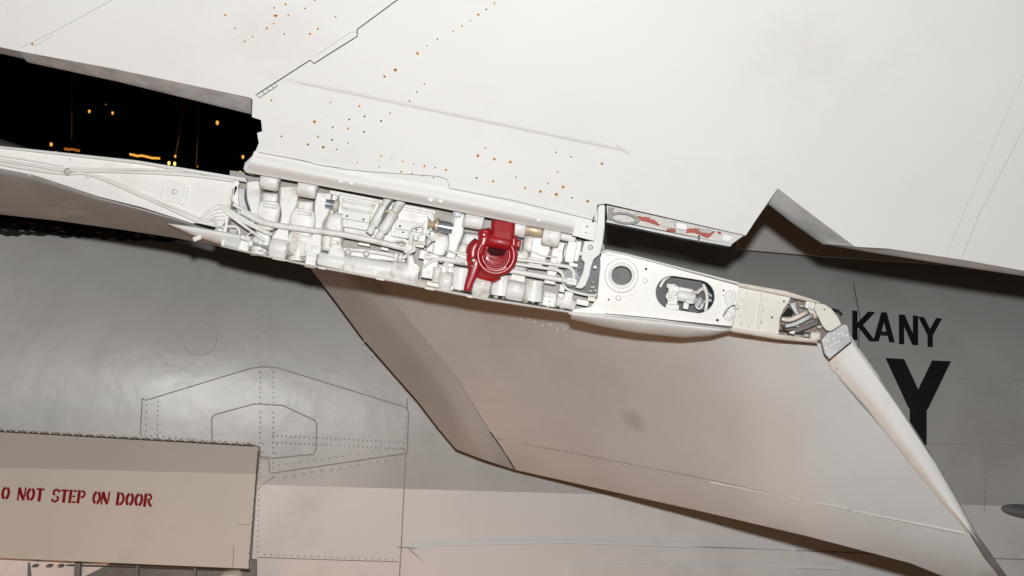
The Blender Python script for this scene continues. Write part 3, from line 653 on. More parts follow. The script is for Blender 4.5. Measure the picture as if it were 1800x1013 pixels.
lower = [(560, 445), (1000, 530), (1290, 570), (1440, 588), (1468, 610), (1458, 640), (1476, 668), (1560, 765), (1640, 865), (1700, 935), (1722, 952), (1762, 1013), (1800, 1070), (1600, 990), (1420, 943), (1250, 903), (1120, 874), (905, 826), (862, 760), (800, 660), (700, 540), (650, 484)]
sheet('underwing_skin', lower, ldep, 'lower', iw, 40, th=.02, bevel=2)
def flapd(x, y):
    d = max(0, x0_flap(y)-x-34); return ldep(x, y)+.0015+.0017*d*d/(d+14)
def x0_flap(y):
    tab = [(440, 620), (484, 650), (540, 700), (660, 800), (760, 862), (826, 905)]
    for (a, b), (c, d) in zip(tab, tab[1:]):
        if y <= c: return b+(d-b)*(y-a)/(c-a)
    return 905
sheet('trailing_flap', [(540, 445), (620, 448), (650, 484), (700, 540), (800, 660), (862, 760), (905, 826), (850, 808), (802, 790), (770, 752), (735, 706), (690, 655), (640, 598), (590, 530), (548, 475)], flapd, 'flap', iw, 8, th=.012, bevel=1)
seam('flap_seam', [(905, 826), (890, 800), (862, 760)], 2.2, ldep, 'seam', iw, off=.002); seam('flap_seam', [(862, 760), (800, 661), (700, 541), (650, 485)], 1.2, ldep, 'fseam', iw, off=.002)
seam('spar_seam', [(855, 768), (1000, 795), (1240, 842), (1460, 890), (1700, 942)], 1.3, ldep, 'fseam', iw, off=.0015)
seam('access_seam', [(1222, 843), (1240, 880), (1252, 904)], 1.2, ldep, 'faint', iw, off=.0015)
rivets('rivet_row', line((1250, 848), (1405, 878), 42)+line((1412, 880), (1488, 894), 20)+line((1500, 898), (1690, 936), 50), 1.7, ldep, 'rivetw', iw, off=.001, h=.6)
rivets('rivet_row', line((870, 770), (1240, 846), 34)+line((1280, 862), (1680, 950), 9), 1.3, ldep, 'rivetg', iw, off=.001)
rivets('rivet_row', line((1600, 915), (1700, 940), 18, 3)+line((915, 560), (990, 580), 7, 3)+line((640, 600), (655, 622), 2), 1.2, ldep, 'rivetw', iw, off=.001)
# leading edge
LE_L = [(1452, 632), (1460, 648), (1475, 664), (1520, 714), (1600, 815), (1660, 890), (1712, 945)]
LE_R = [(1496, 590), (1506, 608), (1530, 640), (1583, 716), (1645, 812), (1694, 897), (1728, 958)]
zl = lambda x, y: (D0-ldep(x, y))/S
loft('leading_edge', [(x, y, zl(x, y)+1) for x, y in LE_L], [(x, y, zl(x, y)-12) for x, y in LE_R], 'lew', iw, 14, 50, 12, 20, prof=lambda t: (min(1, t/.30)*.55+.45*math.sin(math.pi*min(1, t))) if t < .8 else max(0, 1-((t-.8)/.2)**2)**.5*.72)
seam('leading_edge_seam', [(1460, 648), (1475, 664), (1520, 714), (1600, 815), (1660, 890), (1712, 945)], 1.2, ldep, 'faint', iw, off=.006)
screws('small', [(1471, 647)], lambda x, y: ldep(x, y)-.03, iw)
sheet('wing_tip_shoe', [(1700, 925), (1726, 950), (1775, 1020), (1800, 1060), (1770, 1030), (1735, 985), (1712, 950)], ldep, 'greym', iw, 40, th=.02, off=.012)

# --- left rib and its dark underside
zf_l = 0
web = [(-60, 249), (0, 258), (100, 268), (240, 285), (340, 298), (414, 314), (421, 322), (410, 352), (404, 366), (384, 372), (352, 392), (338, 393), (250, 365), (170, 345), (60, 308), (0, 297), (-60, 288)]
plate('rib_web', web, -6, 8, 'rib', iw, 1)
loft('rib_top_flange', [(-60, 248, 8), (0, 256.5, 8), (240, 282, 8), (430, 313, 8)], [(-60, 252, 6), (0, 261, 6), (240, 288, 6), (436, 321, 6)], 'white', iw, 2, 40, 4, 22)
def dz(t): return 0
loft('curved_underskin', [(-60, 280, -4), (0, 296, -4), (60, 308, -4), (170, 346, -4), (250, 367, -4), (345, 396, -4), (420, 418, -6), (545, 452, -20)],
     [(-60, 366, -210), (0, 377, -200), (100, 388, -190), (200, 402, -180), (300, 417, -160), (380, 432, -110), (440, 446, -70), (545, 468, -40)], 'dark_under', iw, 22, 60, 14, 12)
loft('faired_tip', [(296, 393, 2), (340, 398, 6), (380, 405, 10), (422, 412, 8)], [(296, 395, 0), (340, 415, -6), (380, 428, -12), (422, 440, -24)], 'white', iw, 12, 24, 10, 10)
box('tab_clip', 346, 419, 8, 15, 8, 8, 'white', iw, rot=-20)
tube('stiffener', [(-20, 279, 4), (60, 291, 4), (116, 299, 4), (240, 303, 4), (330, 308, 4), (412, 318, 4)], 2.6, 'rib', iw)
tube('stiffener', [(-20, 285, 3), (60, 299, 3), (116, 306, 3), (160, 308, 3), (260, 350, 3), (345, 389, 3)], 2.4, 'rib', iw)
tube('stiffener', [(122, 297, 3), (240, 298, 3), (330, 302, 3), (414, 313, 3)], 2.0, 'rib', iw)
tube('stiffener', [(150, 312, 2), (180, 312, 2), (270, 350, 2), (352, 384, 2)], 1.8, 'rib', iw)
tube('stiffener', [(-20, 272, 2), (40, 280, 2), (112, 293, 2)], 1.4, 'rib', iw)
lathe('stiffener_node', (119, 302, 0), (119, 302, 9), [(0, 7), (.8, 6), (1, 4)], 'baydirty', iw)
plate('boss_plate', [(286, 320), (300, 316), (328, 323), (333, 330), (328, 350), (322, 362), (312, 358), (290, 354), (281, 347), (284, 334)], -3, 4, 'rib', iw, 1)
for a, r in (((307, 337), 5), ((288, 326), 3), ((327, 327), 4), ((319, 356), 4), ((284, 347), 3)): lathe('boss', (*a, -4), (*a, 2), [(0, r), (.8, r*.95), (1, r*.7)], 'alu' if r == 5 else 'rib', iw)
screws('small', [(67, 285), (46, 281), (123, 280), (297, 298), (98, 268)], lambda x, y: D0+.0065, iw)
rivets('rivet_row', [(20, 265), (30, 266), (52, 308), (62, 309), (135, 328), (142, 331), (200, 310), (255, 330), (192, 315)], 2.5, lambda x, y: D0+.008, 'rib', iw)
plate('corner_gusset', [(345, 392), (360, 372), (384, 358), (402, 362), (398, 385), (388, 402), (372, 398)], 8, 6, 'bay', iw, 2)
for k in range(4): tube('gusset_rib', [(352+k*3, 388-k*1+2*k, 12), (370+k*4, 372+k*5, 12), (395, 366+k*7, 12)], 1.5, 'bay', iw, n=4)

# --- hinge bay: walls
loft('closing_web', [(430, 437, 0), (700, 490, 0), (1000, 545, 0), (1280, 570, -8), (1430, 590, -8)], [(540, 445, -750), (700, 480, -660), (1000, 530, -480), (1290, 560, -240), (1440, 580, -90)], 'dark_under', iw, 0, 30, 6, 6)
bay_top = [(405, 316), (440, 322), (560, 345), (760, 378), (900, 402), (1062, 432)]
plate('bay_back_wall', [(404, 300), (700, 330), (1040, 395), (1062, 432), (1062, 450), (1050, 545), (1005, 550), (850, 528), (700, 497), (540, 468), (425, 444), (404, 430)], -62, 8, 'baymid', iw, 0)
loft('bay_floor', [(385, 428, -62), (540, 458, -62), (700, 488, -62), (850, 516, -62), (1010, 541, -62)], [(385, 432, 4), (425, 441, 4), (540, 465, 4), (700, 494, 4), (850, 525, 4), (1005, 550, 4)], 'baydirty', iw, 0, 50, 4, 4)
loft('bay_lower_lip', [(388, 431, 12), (425, 439.5, 12), (540, 464, 12), (700, 493, 12), (850, 523, 12), (1008, 548, 12)], [(388, 434, 8), (425, 443, 8), (540, 468, 8), (700, 498, 8), (850, 528, 8), (1008, 552, 8)], 'white', iw, 3, 60, 4, 90)
for (x, y, w_) in ((490, 454, 22), (566, 470, 12), (755, 506, 16), (826, 520, 10), (668, 489, 14)): box('torn_lip_shim', x, y+2, 15, w_, 3.5, 4, 'rail', iw, bevel=.5)
stuff(blob('lip_grime', [(x, 441.5+(x-425)*.1885-5+random.uniform(-2, 2), random.uniform(2, 5)) for x in range(430, 1000, 13)], -8, .5, 'baydirty', iw))

# upper lugs of the folded wing, which hang into the bay
def lug(name, x, y, wd, r, parent, m='bay', z=0, up_=26, rnd=.2):
    a = SL; c, s = math.cos(a), math.sin(a)
    o = rod(name, (x-c*wd/2, y-s*wd/2, z), (x+c*wd/2, y+s*wd/2, z), r, m, parent, rnd, 28)
    if up_: box('lug_root', x+s*up_/2, y-c*up_/2, z+r*.55, wd*.96, up_, r*1.2, m, parent if parent.type != 'MESH' else parent, bevel=3)
    return o
for (x, y, wd, r, z) in ((475, 318, 33, 17, 10), (541, 331, 34, 17, 10), (834, 388, 34, 15, 8), (910, 400, 30, 17, 6), (969, 416, 32, 18, 10)):
    lug('hinge_lug', x, y, wd, r, uw, z=z)
rod('hinge_pin', (815, 384, 4), (822, 386, 4), 16, 'bay', uw); rod('brass_bushing', (924, 402, 2), (953, 408, 2), 11, 'brass', uw, .12)
rod('hinge_pin', (985, 414, -6), (1012, 420, -6), 8, 'bay', iw)
# cast hinge columns of the stub
webplate('hinge_column', [(444, 318, 22), (445, 335, 25), (445, 352, 22), (447, 370, 15), (447, 392, 15)], -4, 40, 'bay', iw)
webplate('hinge_column', [(508, 328, 30), (508, 340, 31), (506, 358, 30), (503, 375, 18), (500, 392, 15), (497, 406, 20), (493, 420, 30), (490, 434, 32), (488, 449, 30)], -2, 42, 'bay', iw)
webplate('hinge_column', [(569, 339, 26), (568, 352, 27), (565, 371, 26), (561, 388, 15), (559, 404, 13), (556, 418, 18), (551, 432, 28), (548, 446, 28)], -4, 40, 'bay', iw)
bone('saddle', [(476, 338, 30), (475, 352, 30), (474, 362, 34)], -14, 36, 'bay', iw); bone('saddle', [(538, 352, 30), (537, 366, 30), (536, 376, 34)], -14, 36, 'bay', iw)
bone('domed_pod', [(474, 352, 30), (473, 362, 44), (470, 380, 46), (468, 396, 40), (467, 406, 26)], -8, 46, 'bay', iw)
bone('domed_pod', [(535, 366, 30), (534, 374, 44), (532, 392, 48), (530, 408, 44), (528, 418, 30)], -8, 46, 'bay', iw)
for (x, y) in ((474, 362), (535, 375)): box('pod_slot', x, y, -2, 24, 8, 8, 'bay', iw, bevel=2.4)
bone('lower_pod', [(463, 402, 24), (461, 416, 33), (459, 432, 34), (457, 446, 30)], -10, 40, 'bay', iw)
rod('collar', (509, 417, -16), (548, 424, -16), 12, 'bay', iw); lathe('barrel', (526, 424, -22), (523, 458, -22), [(0, 16), (.15, 17), (.8, 17), (1, 16)], 'bay', iw)
lathe('barrel', (458, 420, -22), (455, 450, -22), [(0, 15), (.8, 16), (1, 15)], 'bay', iw)
lug('lower_lug', 490, 437, 31, 17, iw, z=-4, up_=0)
box('stop_block', 429, 430, -2, 18, 26, 22, 'bay', iw, bevel=2); box('stop_block_cap', 430, 418, 1, 19, 7, 22, 'white', iw)
box('stop_block', 546, 459, -2, 19, 24, 22, 'bay', iw, bevel=2); box('stop_block_cap', 547, 447, 1, 20, 7, 22, 'white', iw)
bone('web_pocket', [(592, 372, 24), (588, 400, 36), (584, 425, 38), (580, 445, 30)], -20, 40, 'bay', iw)
# left end clutter
tube('loop_bracket', [(400, 398, 4), (414, 399, 4), (420, 405, 4), (421, 418, 2)], 2.5, 'bay', iw)
box('small_valve', 409, 410, -4, 14, 16, 20, 'baydirty', iw); box('link_block', 388, 405, 2, 14, 18, 18, 'bay', iw, rot=20)
tube('clevis_ring', arc(386, 410, 7, 8, 0, 330, 12) and [(x, y, 8) for x, y in arc(386, 408, 8, 8, 0, 330, 10)], 2, 'alu', iw, n=2)
webplate('side_lever', [(424, 330, 14), (421, 350, 18), (426, 372, 20), (434, 390, 14)], -14, 30, 'alu', iw, 2)
webplate('side_lever', [(415, 326, 8), (414, 345, 10), (416, 362, 9)], -6, 20, 'bay', iw, 2)
plate('end_post', [(388, 430), (399, 372), (405, 330), (409, 331), (403, 375), (394, 432)], 6, 30, 'bay', iw, .8)
tube('control_rod', [(392, 368, 10), (430, 391, 10), (470, 411, 8)], 2.8, 'bay', iw); tube('control_rod', [(398, 366, 12), (432, 387, 10), (478, 413, 6)], 2.6, 'bay', iw)
tube('control_rod', [(397, 374, 10), (430, 398, 10), (466, 424, 8)], 2.8, 'bay', iw); tube('control_rod', [(410, 360, 6), (445, 378, 6), (482, 398, 8)], 3.0, 'bay', iw)
tube('long_pressure_tube', [(425, 372, 6), (455, 388, 8), (480, 395, 12), (540, 404, 12), (600, 412, 12), (660, 424, 12), (716, 438, 10)], 5.4, 'bay', iw, 14)
box('tube_union', 718, 437, 14, 14, 18, 20, 'bay', iw); 
# middle wall: recesses, brackets, couplings
for dx, dy, k in ((0, 0, 0), (93, 18, 1)):
    t = plate('wall_frame', [(596+dx, 341+dy), (668+dx, 356+dy), (664+dx, 372+dy), (659+dx, 404+dy), (594+dx, 392+dy)], -36, 20, 'bay', iw, 1.5, holes=[[(603+dx, 349+dy), (660+dx, 360+dy), (656+dx, 376+dy), (601+dx, 366+dy)]])
    loft('recess_roll', [(602+dx, 350+dy, -52), (660+dx, 361+dy, -52)], [(601+dx, 368+dy, -52), (656+dx, 378+dy, -52)], 'bay', t, 9, 20, 8, 3)
    b = plate('bracket_plate', [(603+dx, 369+dy), (651+dx, 378+dy), (649+dx, 392+dy), (601+dx, 384+dy)], -22, 9, 'white', iw, 1)
    b2 = plate('bracket_foot', [(600+dx, 386+dy), (648+dx, 394+dy), (647+dx, 406+dy), (599+dx, 398+dy)], -26, 9, 'white', iw, 1)
    for x, y in ((610, 380), (639, 386)): lathe('bolt', (x+dx, y+dy, -22), (x+dx, y+dy, -20.5), [(0, 2.4), (1, 2)], 'greym', b, 10)
    for x, y in ((609, 391), (638, 396)): lathe('bolt', (x+dx, y+dy, -26), (x+dx, y+dy, -22), [(0, 5), (.6, 4.8), (.6, 3), (1, 2.6)], 'white', b2, 14)
plate('mid_wall', [(580, 334), (766, 370), (758, 440), (700, 436), (576, 412)], -50, 6, 'bay', iw, 1)
plate('wall_panel', [(578, 340), (594, 343), (592, 400), (574, 393)], -30, 20, 'bay', iw, 2)
plate('wall_panel', [(700, 365), (764, 376), (762, 392), (756, 400), (752, 424), (696, 412)], -40, 10, 'bay', iw, 2)
def coupling(a, b, r):
    ax, ay = a; bx, by = b; f = lambda t: (ax+(bx-ax)*t, ay+(by-ay)*t)
    o = lathe('hydraulic_coupling', (*f(0), -6), (*f(1), 4), [(0, r*.7), (.02, r*.9), (.22, r*.9), (.24, r*.75), (.3, r*.75), (.32, r), (.78, r), (.82, r*.7), (.84, r*.55), (.86, r*.8), (.98, r*.8), (1, r*.6)], 'bay', iw, 12)
    return o
coupling((688, 340), (648, 411), 8.5); coupling((706, 352), (664, 421), 9.5)
tube('coupling_hose', [(683, 362, 4), (676, 380, 6), (668, 398, 2)], 1.6, 'greym', iw)
tube('coupling_hose', [(690, 352, 6), (680, 366, 8), (672, 384, 5)], 2.0, 'greym', iw)
lathe('coupling_clip', (683, 371, 6), (675, 372, 6), [(0, 3), (1, 3)], 'brass', iw, 10)
# chrome pins
lathe('chrome_pin', (573, 358, 0), (588, 361, 0), [(0, 8.5), (1, 8.5)], 'chrome', iw, 24); lathe('pin_cap', (588, 361, 0), (595, 363, 0), [(0, 11), (.5, 12), (1, 9)], 'rail', iw, 16)
lathe('chrome_pin', (771, 397, 4), (796, 402, 4), [(0, 10), (1, 10)], 'chrome', iw, 24); lathe('pin_collar', (764, 395.5, 4), (772, 397, 4), [(0, 8), (.3, 13), (.7, 13), (1, 9)], 'brass', iw, 20)
lathe('pin_nut', (752, 393, 4), (765, 395.5, 4), [(0, 8), (.3, 8), (.32, 5), (.7, 5), (.72, 7), (1, 7)], 'brass', iw, 8); box('pin_tab', 748, 400, 0, 8, 22, 6, 'rib', iw, rot=8)
# lower actuator
act = thing('fold_actuator', 'long white hydraulic cylinder lying along the lower lip of the fold bay', 'hydraulic actuator', Q(650, 470, 0))
def arod(name, a, b, r, m='bay', prof=None): return lathe(name, a, b, prof or [(0, r*.92), (.03, r), (.97, r), (1, r*.92)], m, act, 28)
arod('end_sleeve', (560, 454, -8), (604, 463, -8), 12); arod('collar', (602, 462.5, -8), (606, 463.5, -8), 14)
arod('barrel', (606, 463, -8), (694, 477, -8), 15.5); arod('collar', (628, 467, -8), (632, 467.6, -8), 16.4)
arod('head', (688, 476, -6), (736, 486, -6), 18.5, prof=[(0, 18), (.03, 19), (.12, 19), (.13, 18), (.17, 18), (.18, 19), (.9, 19), (1, 13)])
lathe('port_boss', (727, 474, 8), (727, 474, 16), [(0, 11), (.6, 10.5), (.62, 6), (.9, 6), (.9, 2.5), (1, 2.5)], 'bay', act, 20)
bone('port_neck', [(721, 448, 12), (722, 458, 14), (724, 470, 20)], 10, 20, 'bay', act)
plate('mount_bracket', [(577, 444), (583, 428), (600, 430), (606, 447), (604, 455), (575, 449)], 2, 14, 'bay', act, 2); box('bracket_tab', 587, 426, 6, 12, 7, 12, 'rib', act)
box('clamp_lug', 696, 452, 4, 6, 14, 14, 'bay', act); box('clamp_lug', 704, 453, 4, 5, 14, 14, 'bay', act)
tube('feed_pipe', [(604, 438, -6), (640, 441, -10), (680, 447, -10), (706, 453, -8), (720, 446, -4)], 3.6, 'bay', act)
for a in ((612, 443), (644, 446)): lathe('eye_bolt', (*a, -10), (*a, 4), [(0, 6), (.6, 6), (.8, 4), (1, 2)], 'bay', act, 12)
plate('actuator_shelf', [(585, 436), (625, 438), (712, 452), (712, 462), (620, 452), (585, 447)], -22, 18, 'bay', iw, 2)
# valve cluster
for i, (x, y, z, w_, h_, d_, m_) in enumerate(((722, 424, 8, 7, 24, 16, 'bay'), (735, 430, 12, 22, 9, 14, 'bay'), (742, 418, 8, 12, 16, 14, 'rib'), (756, 436, 12, 12, 14, 16, 'bay'), (744, 448, 6, 14, 16, 16, 'bay'), (756, 468, 10, 26, 44, 12, 'bay'), (770, 456, 14, 18, 8, 12, 'bay'),
        (776, 480, 6, 16, 26, 14, 'bay'), (762, 500, -2, 26, 9, 14, 'rail'), (738, 498, -4, 22, 12, 14, 'baydirty'), (812, 452, 8, 18, 8, 14, 'bay'))):
    box('valve_block', x, y, z, w_, h_, d_, m_, iw, rot=12+random.uniform(-4, 4), bevel=1.6)
tube('cluster_pipe', [(716, 444, 16), (728, 440, 18), (728, 428, 18), (748, 428, 18)], 3.2, 'bay', iw)
tube('cluster_pipe', [(744, 470, 16), (762, 458, 18), (783, 458, 16), (786, 478, 12)], 2.4, 'bay', iw)
tube('cluster_pipe', [(748, 452, 14), (780, 456, 14), (815, 462, 10), (832, 464, 10)], 5, 'bay', iw)
tube('cluster_pipe', [(734, 418, 8), (748, 412, 10), (762, 424, 8)], 2, 'rib', iw); tube('frayed_wire', [(744, 430, 8), (752, 434, 12), (758, 427, 12), (765, 424, 12)], 1.4, 'greym', iw)
lathe('pipe_union', (757, 450, 18), (770, 452, 18), [(0, 6), (.5, 6), (.5, 4.5), (1, 4.5)], 'bay', iw, 6)
lathe('pipe_union', (800, 456, 14), (818, 460, 14), [(0, 7), (.5, 7), (.5, 5.5), (1, 5.5)], 'bay', iw, 8)
for a in ((752, 478), (748, 461)): lathe('valve_cap', (*a, 10), (*a, 14), [(0, 4.5), (1, 4)], 'bay', iw, 12)
rod('relief_valve', (770, 470, 10), (766, 497, 8), 8, 'bay', iw)
# right of cluster: columns and lower lugs
webplate('hinge_column', [(806, 374, 20), (804, 392, 24), (801, 410, 26), (797, 430, 18), (792, 452, 16), (787, 470, 20)], 0, 46, 'bay', iw)
tube('lock_loop', [(797, 398, 10), (798, 372, 10), (800, 363, 10), (806, 361, 10), (811, 366, 10), (810, 376, 10)], 1.6, 'alu', iw); box('lock_tongue', 805, 374, 10, 12, 16, 6, 'alu', iw, rot=4)
bone('domed_pod', [(776, 408, 30), (770, 424, 44), (768, 440, 40), (768, 452, 26)], -14, 40, 'bay', iw)
bone('saddle', [(832, 410, 30), (830, 424, 36), (828, 436, 42)], -20, 34, 'bay', iw)
bone('domed_pod', [(826, 428, 30), (822, 446, 40), (820, 466, 36)], -10, 40, 'bay', iw)
webplate('hinge_column', [(790, 462, 18), (786, 478, 20), (783, 490, 26)], -10, 30, 'bay', iw)
lathe('barrel', (812, 472, -22), (808, 510, -22), [(0, 17), (1, 16)], 'bay', iw)
for x, y, w_ in ((784, 495, 22), (847, 505, 31), (906, 511, 33)): lug('lower_lug', x, y, w_, 17.5, iw, z=-2, up_=0)
webplate('hinge_column', [(852, 480, 20), (849, 492, 28), (847, 505, 31)], -8, 34, 'bay', iw)
webplate('hinge_column', [(915, 472, 22), (912, 484, 24), (908, 498, 32), (906, 510, 33)], -8, 34, 'bay', iw)
lathe('barrel', (882, 484, -22), (878, 520, -22), [(0, 16), (1, 17)], 'bay', iw); lathe('barrel', (940, 494, -22), (936, 530, -22), [(0, 17), (1, 17)], 'bay', iw)
bone('saddle', [(940, 412, 38), (938, 430, 40), (934, 446, 36)], -16, 40, 'bay', iw); webplate('hinge_column', [(952, 418, 30), (950, 438, 34), (944, 456, 26), (940, 470, 26)], -8, 40, 'bay', iw)
webplate('hinge_column', [(986, 426, 22), (982, 446, 26), (976, 462, 20), (970, 480, 18), (966, 500, 22)], -8, 40, 'bay', iw)
bone('web_pocket', [(910, 440, 40), (908, 462, 44), (908, 476, 40)], -26, 30, 'bay', iw)
box('pod_slot', 944, 458, -2, 34, 9, 10, 'bay', iw, bevel=2.5)
tube('brake_pipe', [(905, 456, 8), (940, 460, 8), (985, 467, 8), (1000, 470, 8), (1008, 478, 8), (1009, 494, 6)], 3.3, 'bay', iw)
tube('brake_pipe', [(905, 464, 8), (940, 469, 8), (974, 474, 8), (985, 478, 8), (990, 486, 8), (990, 498, 6)], 3.0, 'bay', iw)
tube('link_rod', [(880, 473, 10), (930, 482, 10), (975, 490, 10), (1012, 496, 10)], 4.8, 'bay', iw); tube('brake_pipe', [(916, 470, 6), (918, 478, 6), (950, 482, 6)], 2.4, 'bay', iw)
box('rod_end', 1005, 495, 14, 18, 12, 12, 'bay', iw); box('rod_end', 988, 507, 6, 10, 14, 12, 'bay', iw)
box('lock_box', 966, 526, 2, 24, 26, 20, 'bay', iw, bevel=3); box('lock_box_lid', 966, 519, 6, 18, 9, 6, 'white', iw); rod('lock_plunger', (978, 528, -2), (1012, 537, -2), 10, 'bay', iw)
lathe('plunger_ring', (986, 530, -2), (990, 531, -2), [(0, 12), (1, 12)], 'bay', iw); box('foot_block', 1000, 522, 6, 14, 18, 14, 'bay', iw); plate('gusset', [(990, 530), (994, 512), (1004, 514), (1008, 532)], 8, 5, 'bay', iw)
tube('drain_pipe', [(990, 500, 8), (1000, 510, 8), (1030, 518, 8), (1048, 520, 4)], 2.6, 'bay', iw)
# fold hinge arm at right end of the bay
plate('grey_bulkhead', [(1018, 420), (1062, 440), (1056, 500), (1042, 524), (1000, 510), (992, 470)], -30, 20, 'greym', iw, 1)
webplate('side_latch', [(1008, 424, 16), (1004, 440, 18), (1000, 462, 16)], 4, 24, 'bay', iw, 2); box('latch_foot', 1008, 466, 2, 16, 7, 14, 'bay', iw)
webplate('side_latch', [(1018, 424, 10), (1016, 440, 10), (1012, 460, 8)], 2, 24, 'rib', iw, 2)
lathe('pulley', (1002, 489, -6), (1008, 488, 2), [(0, 15), (.15, 16), (.3, 13), (.7, 13), (.85, 16), (1, 15)], 'alu', iw, 30)
plate('hinge_arm', [(1052, 362), (1059, 358), (1064, 362), (1063, 400), (1059, 432), (1054, 448), (1044, 456), (1039, 470), (1036, 486), (1029, 503), (1022, 508), (1011, 506), (1018, 494), (1025, 478), (1028, 462), (1022, 456), (1023, 440), (1027, 424), (1044, 424)], 22, 12, 'white', uw, 1.5)
lathe('arm_bolt', (1038, 435, 22), (1038, 435, 27), [(0, 5), (.6, 4.6), (1, 3.4)], 'alu', uw, 8)
bone('toggle', [(1046, 360, 8), (1048, 380, 8), (1046, 396, 7)], 34, 10, 'rib', uw)
stuff(blob('hinge_grime', [(1042, 505, 5), (1047, 511, 5), (1050, 517, 5), (1038, 512, 4), (1030, 518, 4), (1043, 496, 4)], -8, .6, 'baydirty', iw))

# --- right rib plate with hole, ring and slot
rp = [(1057, 446), (1064, 441), (1100, 449), (1300, 503), (1294, 540), (1287, 574), (1200, 565), (1100, 554), (1004, 549), (1010, 543), (1038, 540), (1050, 524), (1052, 500)]
ribp = plate('rib_plate', rp, 6, 5, 'rib', iw, .8, holes=[arc(1092.5, 484.5, 18.5, 19.5, n=36), stadium(1204.5, 518, 46, 29, 9, 14)])
plate('bearing_boss', arc(1088, 484, 38, 40, 20, 95, 14)[:0]+[(1055, 452)]+arc(1092, 484, 38, 40, 230, 350, 12)+[(1131, 491), (1137, 489), (1139, 494), (1134, 500), (1127, 503)]+arc(1092, 484, 38, 40, 40, 80, 6)+[(1095, 523), (1092, 528), (1085, 529), (1081, 523)]+arc(1092, 484, 38, 40, 105, 160, 8), 9, 3, 'rib', iw, 1.2, holes=[arc(1092.5, 484.5, 20, 21, n=36)])
ring('bearing_ring', 1092.5, 484.5, 30, 31, 8, 13, 5, 'rib', iw, bevel=2); ring('bearing_lip', 1092.5, 484.5, 22.5, 23.5, 4, 16, 30, 'white', iw, bevel=1)
lathe('bore_tube', (1092.5, 484.5, 4), (1092.5, 484.5, -60), [(0, 19), (0, 17.5), (1, 17.5), (1, 19)], 'alu', iw, 32, cap=False)
bm = bmesh.new()
plate('bore_end', arc(1092, 486, 20, 21), -42, 4, 'greym', iw, 0)
for a in ((1133, 494), (1087, 524)): lathe('boss', (*a, 8), (*a, 12), [(0, 5), (.7, 4.5), (1, 3)], 'rib', iw)
for a, r in (((1135.5, 473), 2.2), ((1070, 527), 1.6), ((1272, 511), 1.6), ((1261, 563), 2.4), ((1271, 519), .9)): lathe('hole', (*a, 6), (*a, 6.6), [(0, r), (1, r)], 'hole', iw, 12)
# slot interior
plate('slot_backing', stadium(1204.5, 518, 60, 36, 9, 14), -60, 4, 'darkgrey', iw, 0)
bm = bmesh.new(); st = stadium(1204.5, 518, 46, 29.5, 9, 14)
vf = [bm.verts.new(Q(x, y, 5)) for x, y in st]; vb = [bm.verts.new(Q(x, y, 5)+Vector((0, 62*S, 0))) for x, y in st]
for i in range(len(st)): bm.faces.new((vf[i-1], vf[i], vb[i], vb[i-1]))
link('slot_sleeve', bm, 'darkgrey', iw)
sv = thing('servo_valve', 'small white valve assembly seen through the oval slot of the rib', 'valve', Q(1200, 520, -20))
box('valve_body', 1183, 519, -6, 18, 34, 20, 'bay', sv, rot=4); lathe('dial', (1178, 521, -4), (1178, 521, 2), [(0, 8), (.5, 7.5), (.6, 4), (1, 2)], 'rib', sv); lathe('knob', (1185, 516, -4), (1185, 516, 4), [(0, 5), (1, 4)], 'white', sv)
box('valve_cap', 1180, 503, -8, 16, 8, 14, 'bay', sv, rot=2); rod('cylinder_body', (1190, 518, -10), (1222, 524, -10), 11, 'bay', sv)
box('flange', 1192, 518, -4, 4, 26, 20, 'bay', sv); box('flange', 1220, 523, -4, 4, 24, 20, 'bay', sv); box('yoke', 1206, 510, -4, 26, 7, 10, 'bay', sv)
box('base_block', 1182, 540, -8, 24, 10, 16, 'bay', sv, rot=5); box('base_lug', 1206, 538, -12, 10, 12, 12, 'rib', sv); lathe('elbow', (1226, 536, -14), (1232, 526, -10), [(0, 7), (1, 6)], 'alu', sv); box('nut_block', 1212, 531, -2, 12, 6, 8, 'bay', sv)
tube('return_hose', [(1224, 516, -14), (1234, 508, -16), (1240, 512, -24)], 3.5, 'bay', sv); tube('spare_ring', [(x, y, -12) for x, y in arc(1229, 534, 6, 9, 0, 350, 12)], 2, 'bay', sv, n=2)
tube('slot_stringer', [(1236, 500, -12), (1241, 512, -12), (1243, 528, -12), (1240, 548, -12)], 3, 'rib', iw)
tube('slot_pipe', [(1160, 505, -30), (1168, 492, -30), (1180, 484, -30)], 3, 'rib', iw); tube('slot_pipe', [(1225, 540, -36), (1240, 530, -34), (1256, 528, -34)], 3, 'alu', iw); tube('slot_pipe', [(1244, 515, -34), (1252, 522, -34), (1258, 534, -34)], 2, 'alu', iw)
# oval latch cover
plate('latch_cover', [(1277, 512), (1284, 509), (1291, 511), (1295, 518), (1292, 528), (1287, 537), (1294, 547), (1292, 556), (1284, 565), (1274, 562), (1270, 555), (1273, 545), (1279, 538), (1273, 530), (1273, 520)], 11, 5, 'white', iw, 2)
for a, r in (((1284, 518), 5), ((1281, 554), 6.5), ((1287, 536), 3)): lathe('latch_button', (*a, 11), (*a, 14), [(0, r), (.7, r*.9), (1, r*.6)], 'rib', iw, 16)
tube('latch_wire', [(1271, 556, 13), (1280, 543, 14), (1289, 537, 14), (1296, 544, 12)], .9, 'seam', iw); box('latch_tail', 1296, 540, 14, 10, 7, 8, 'beige', iw, rot=20)
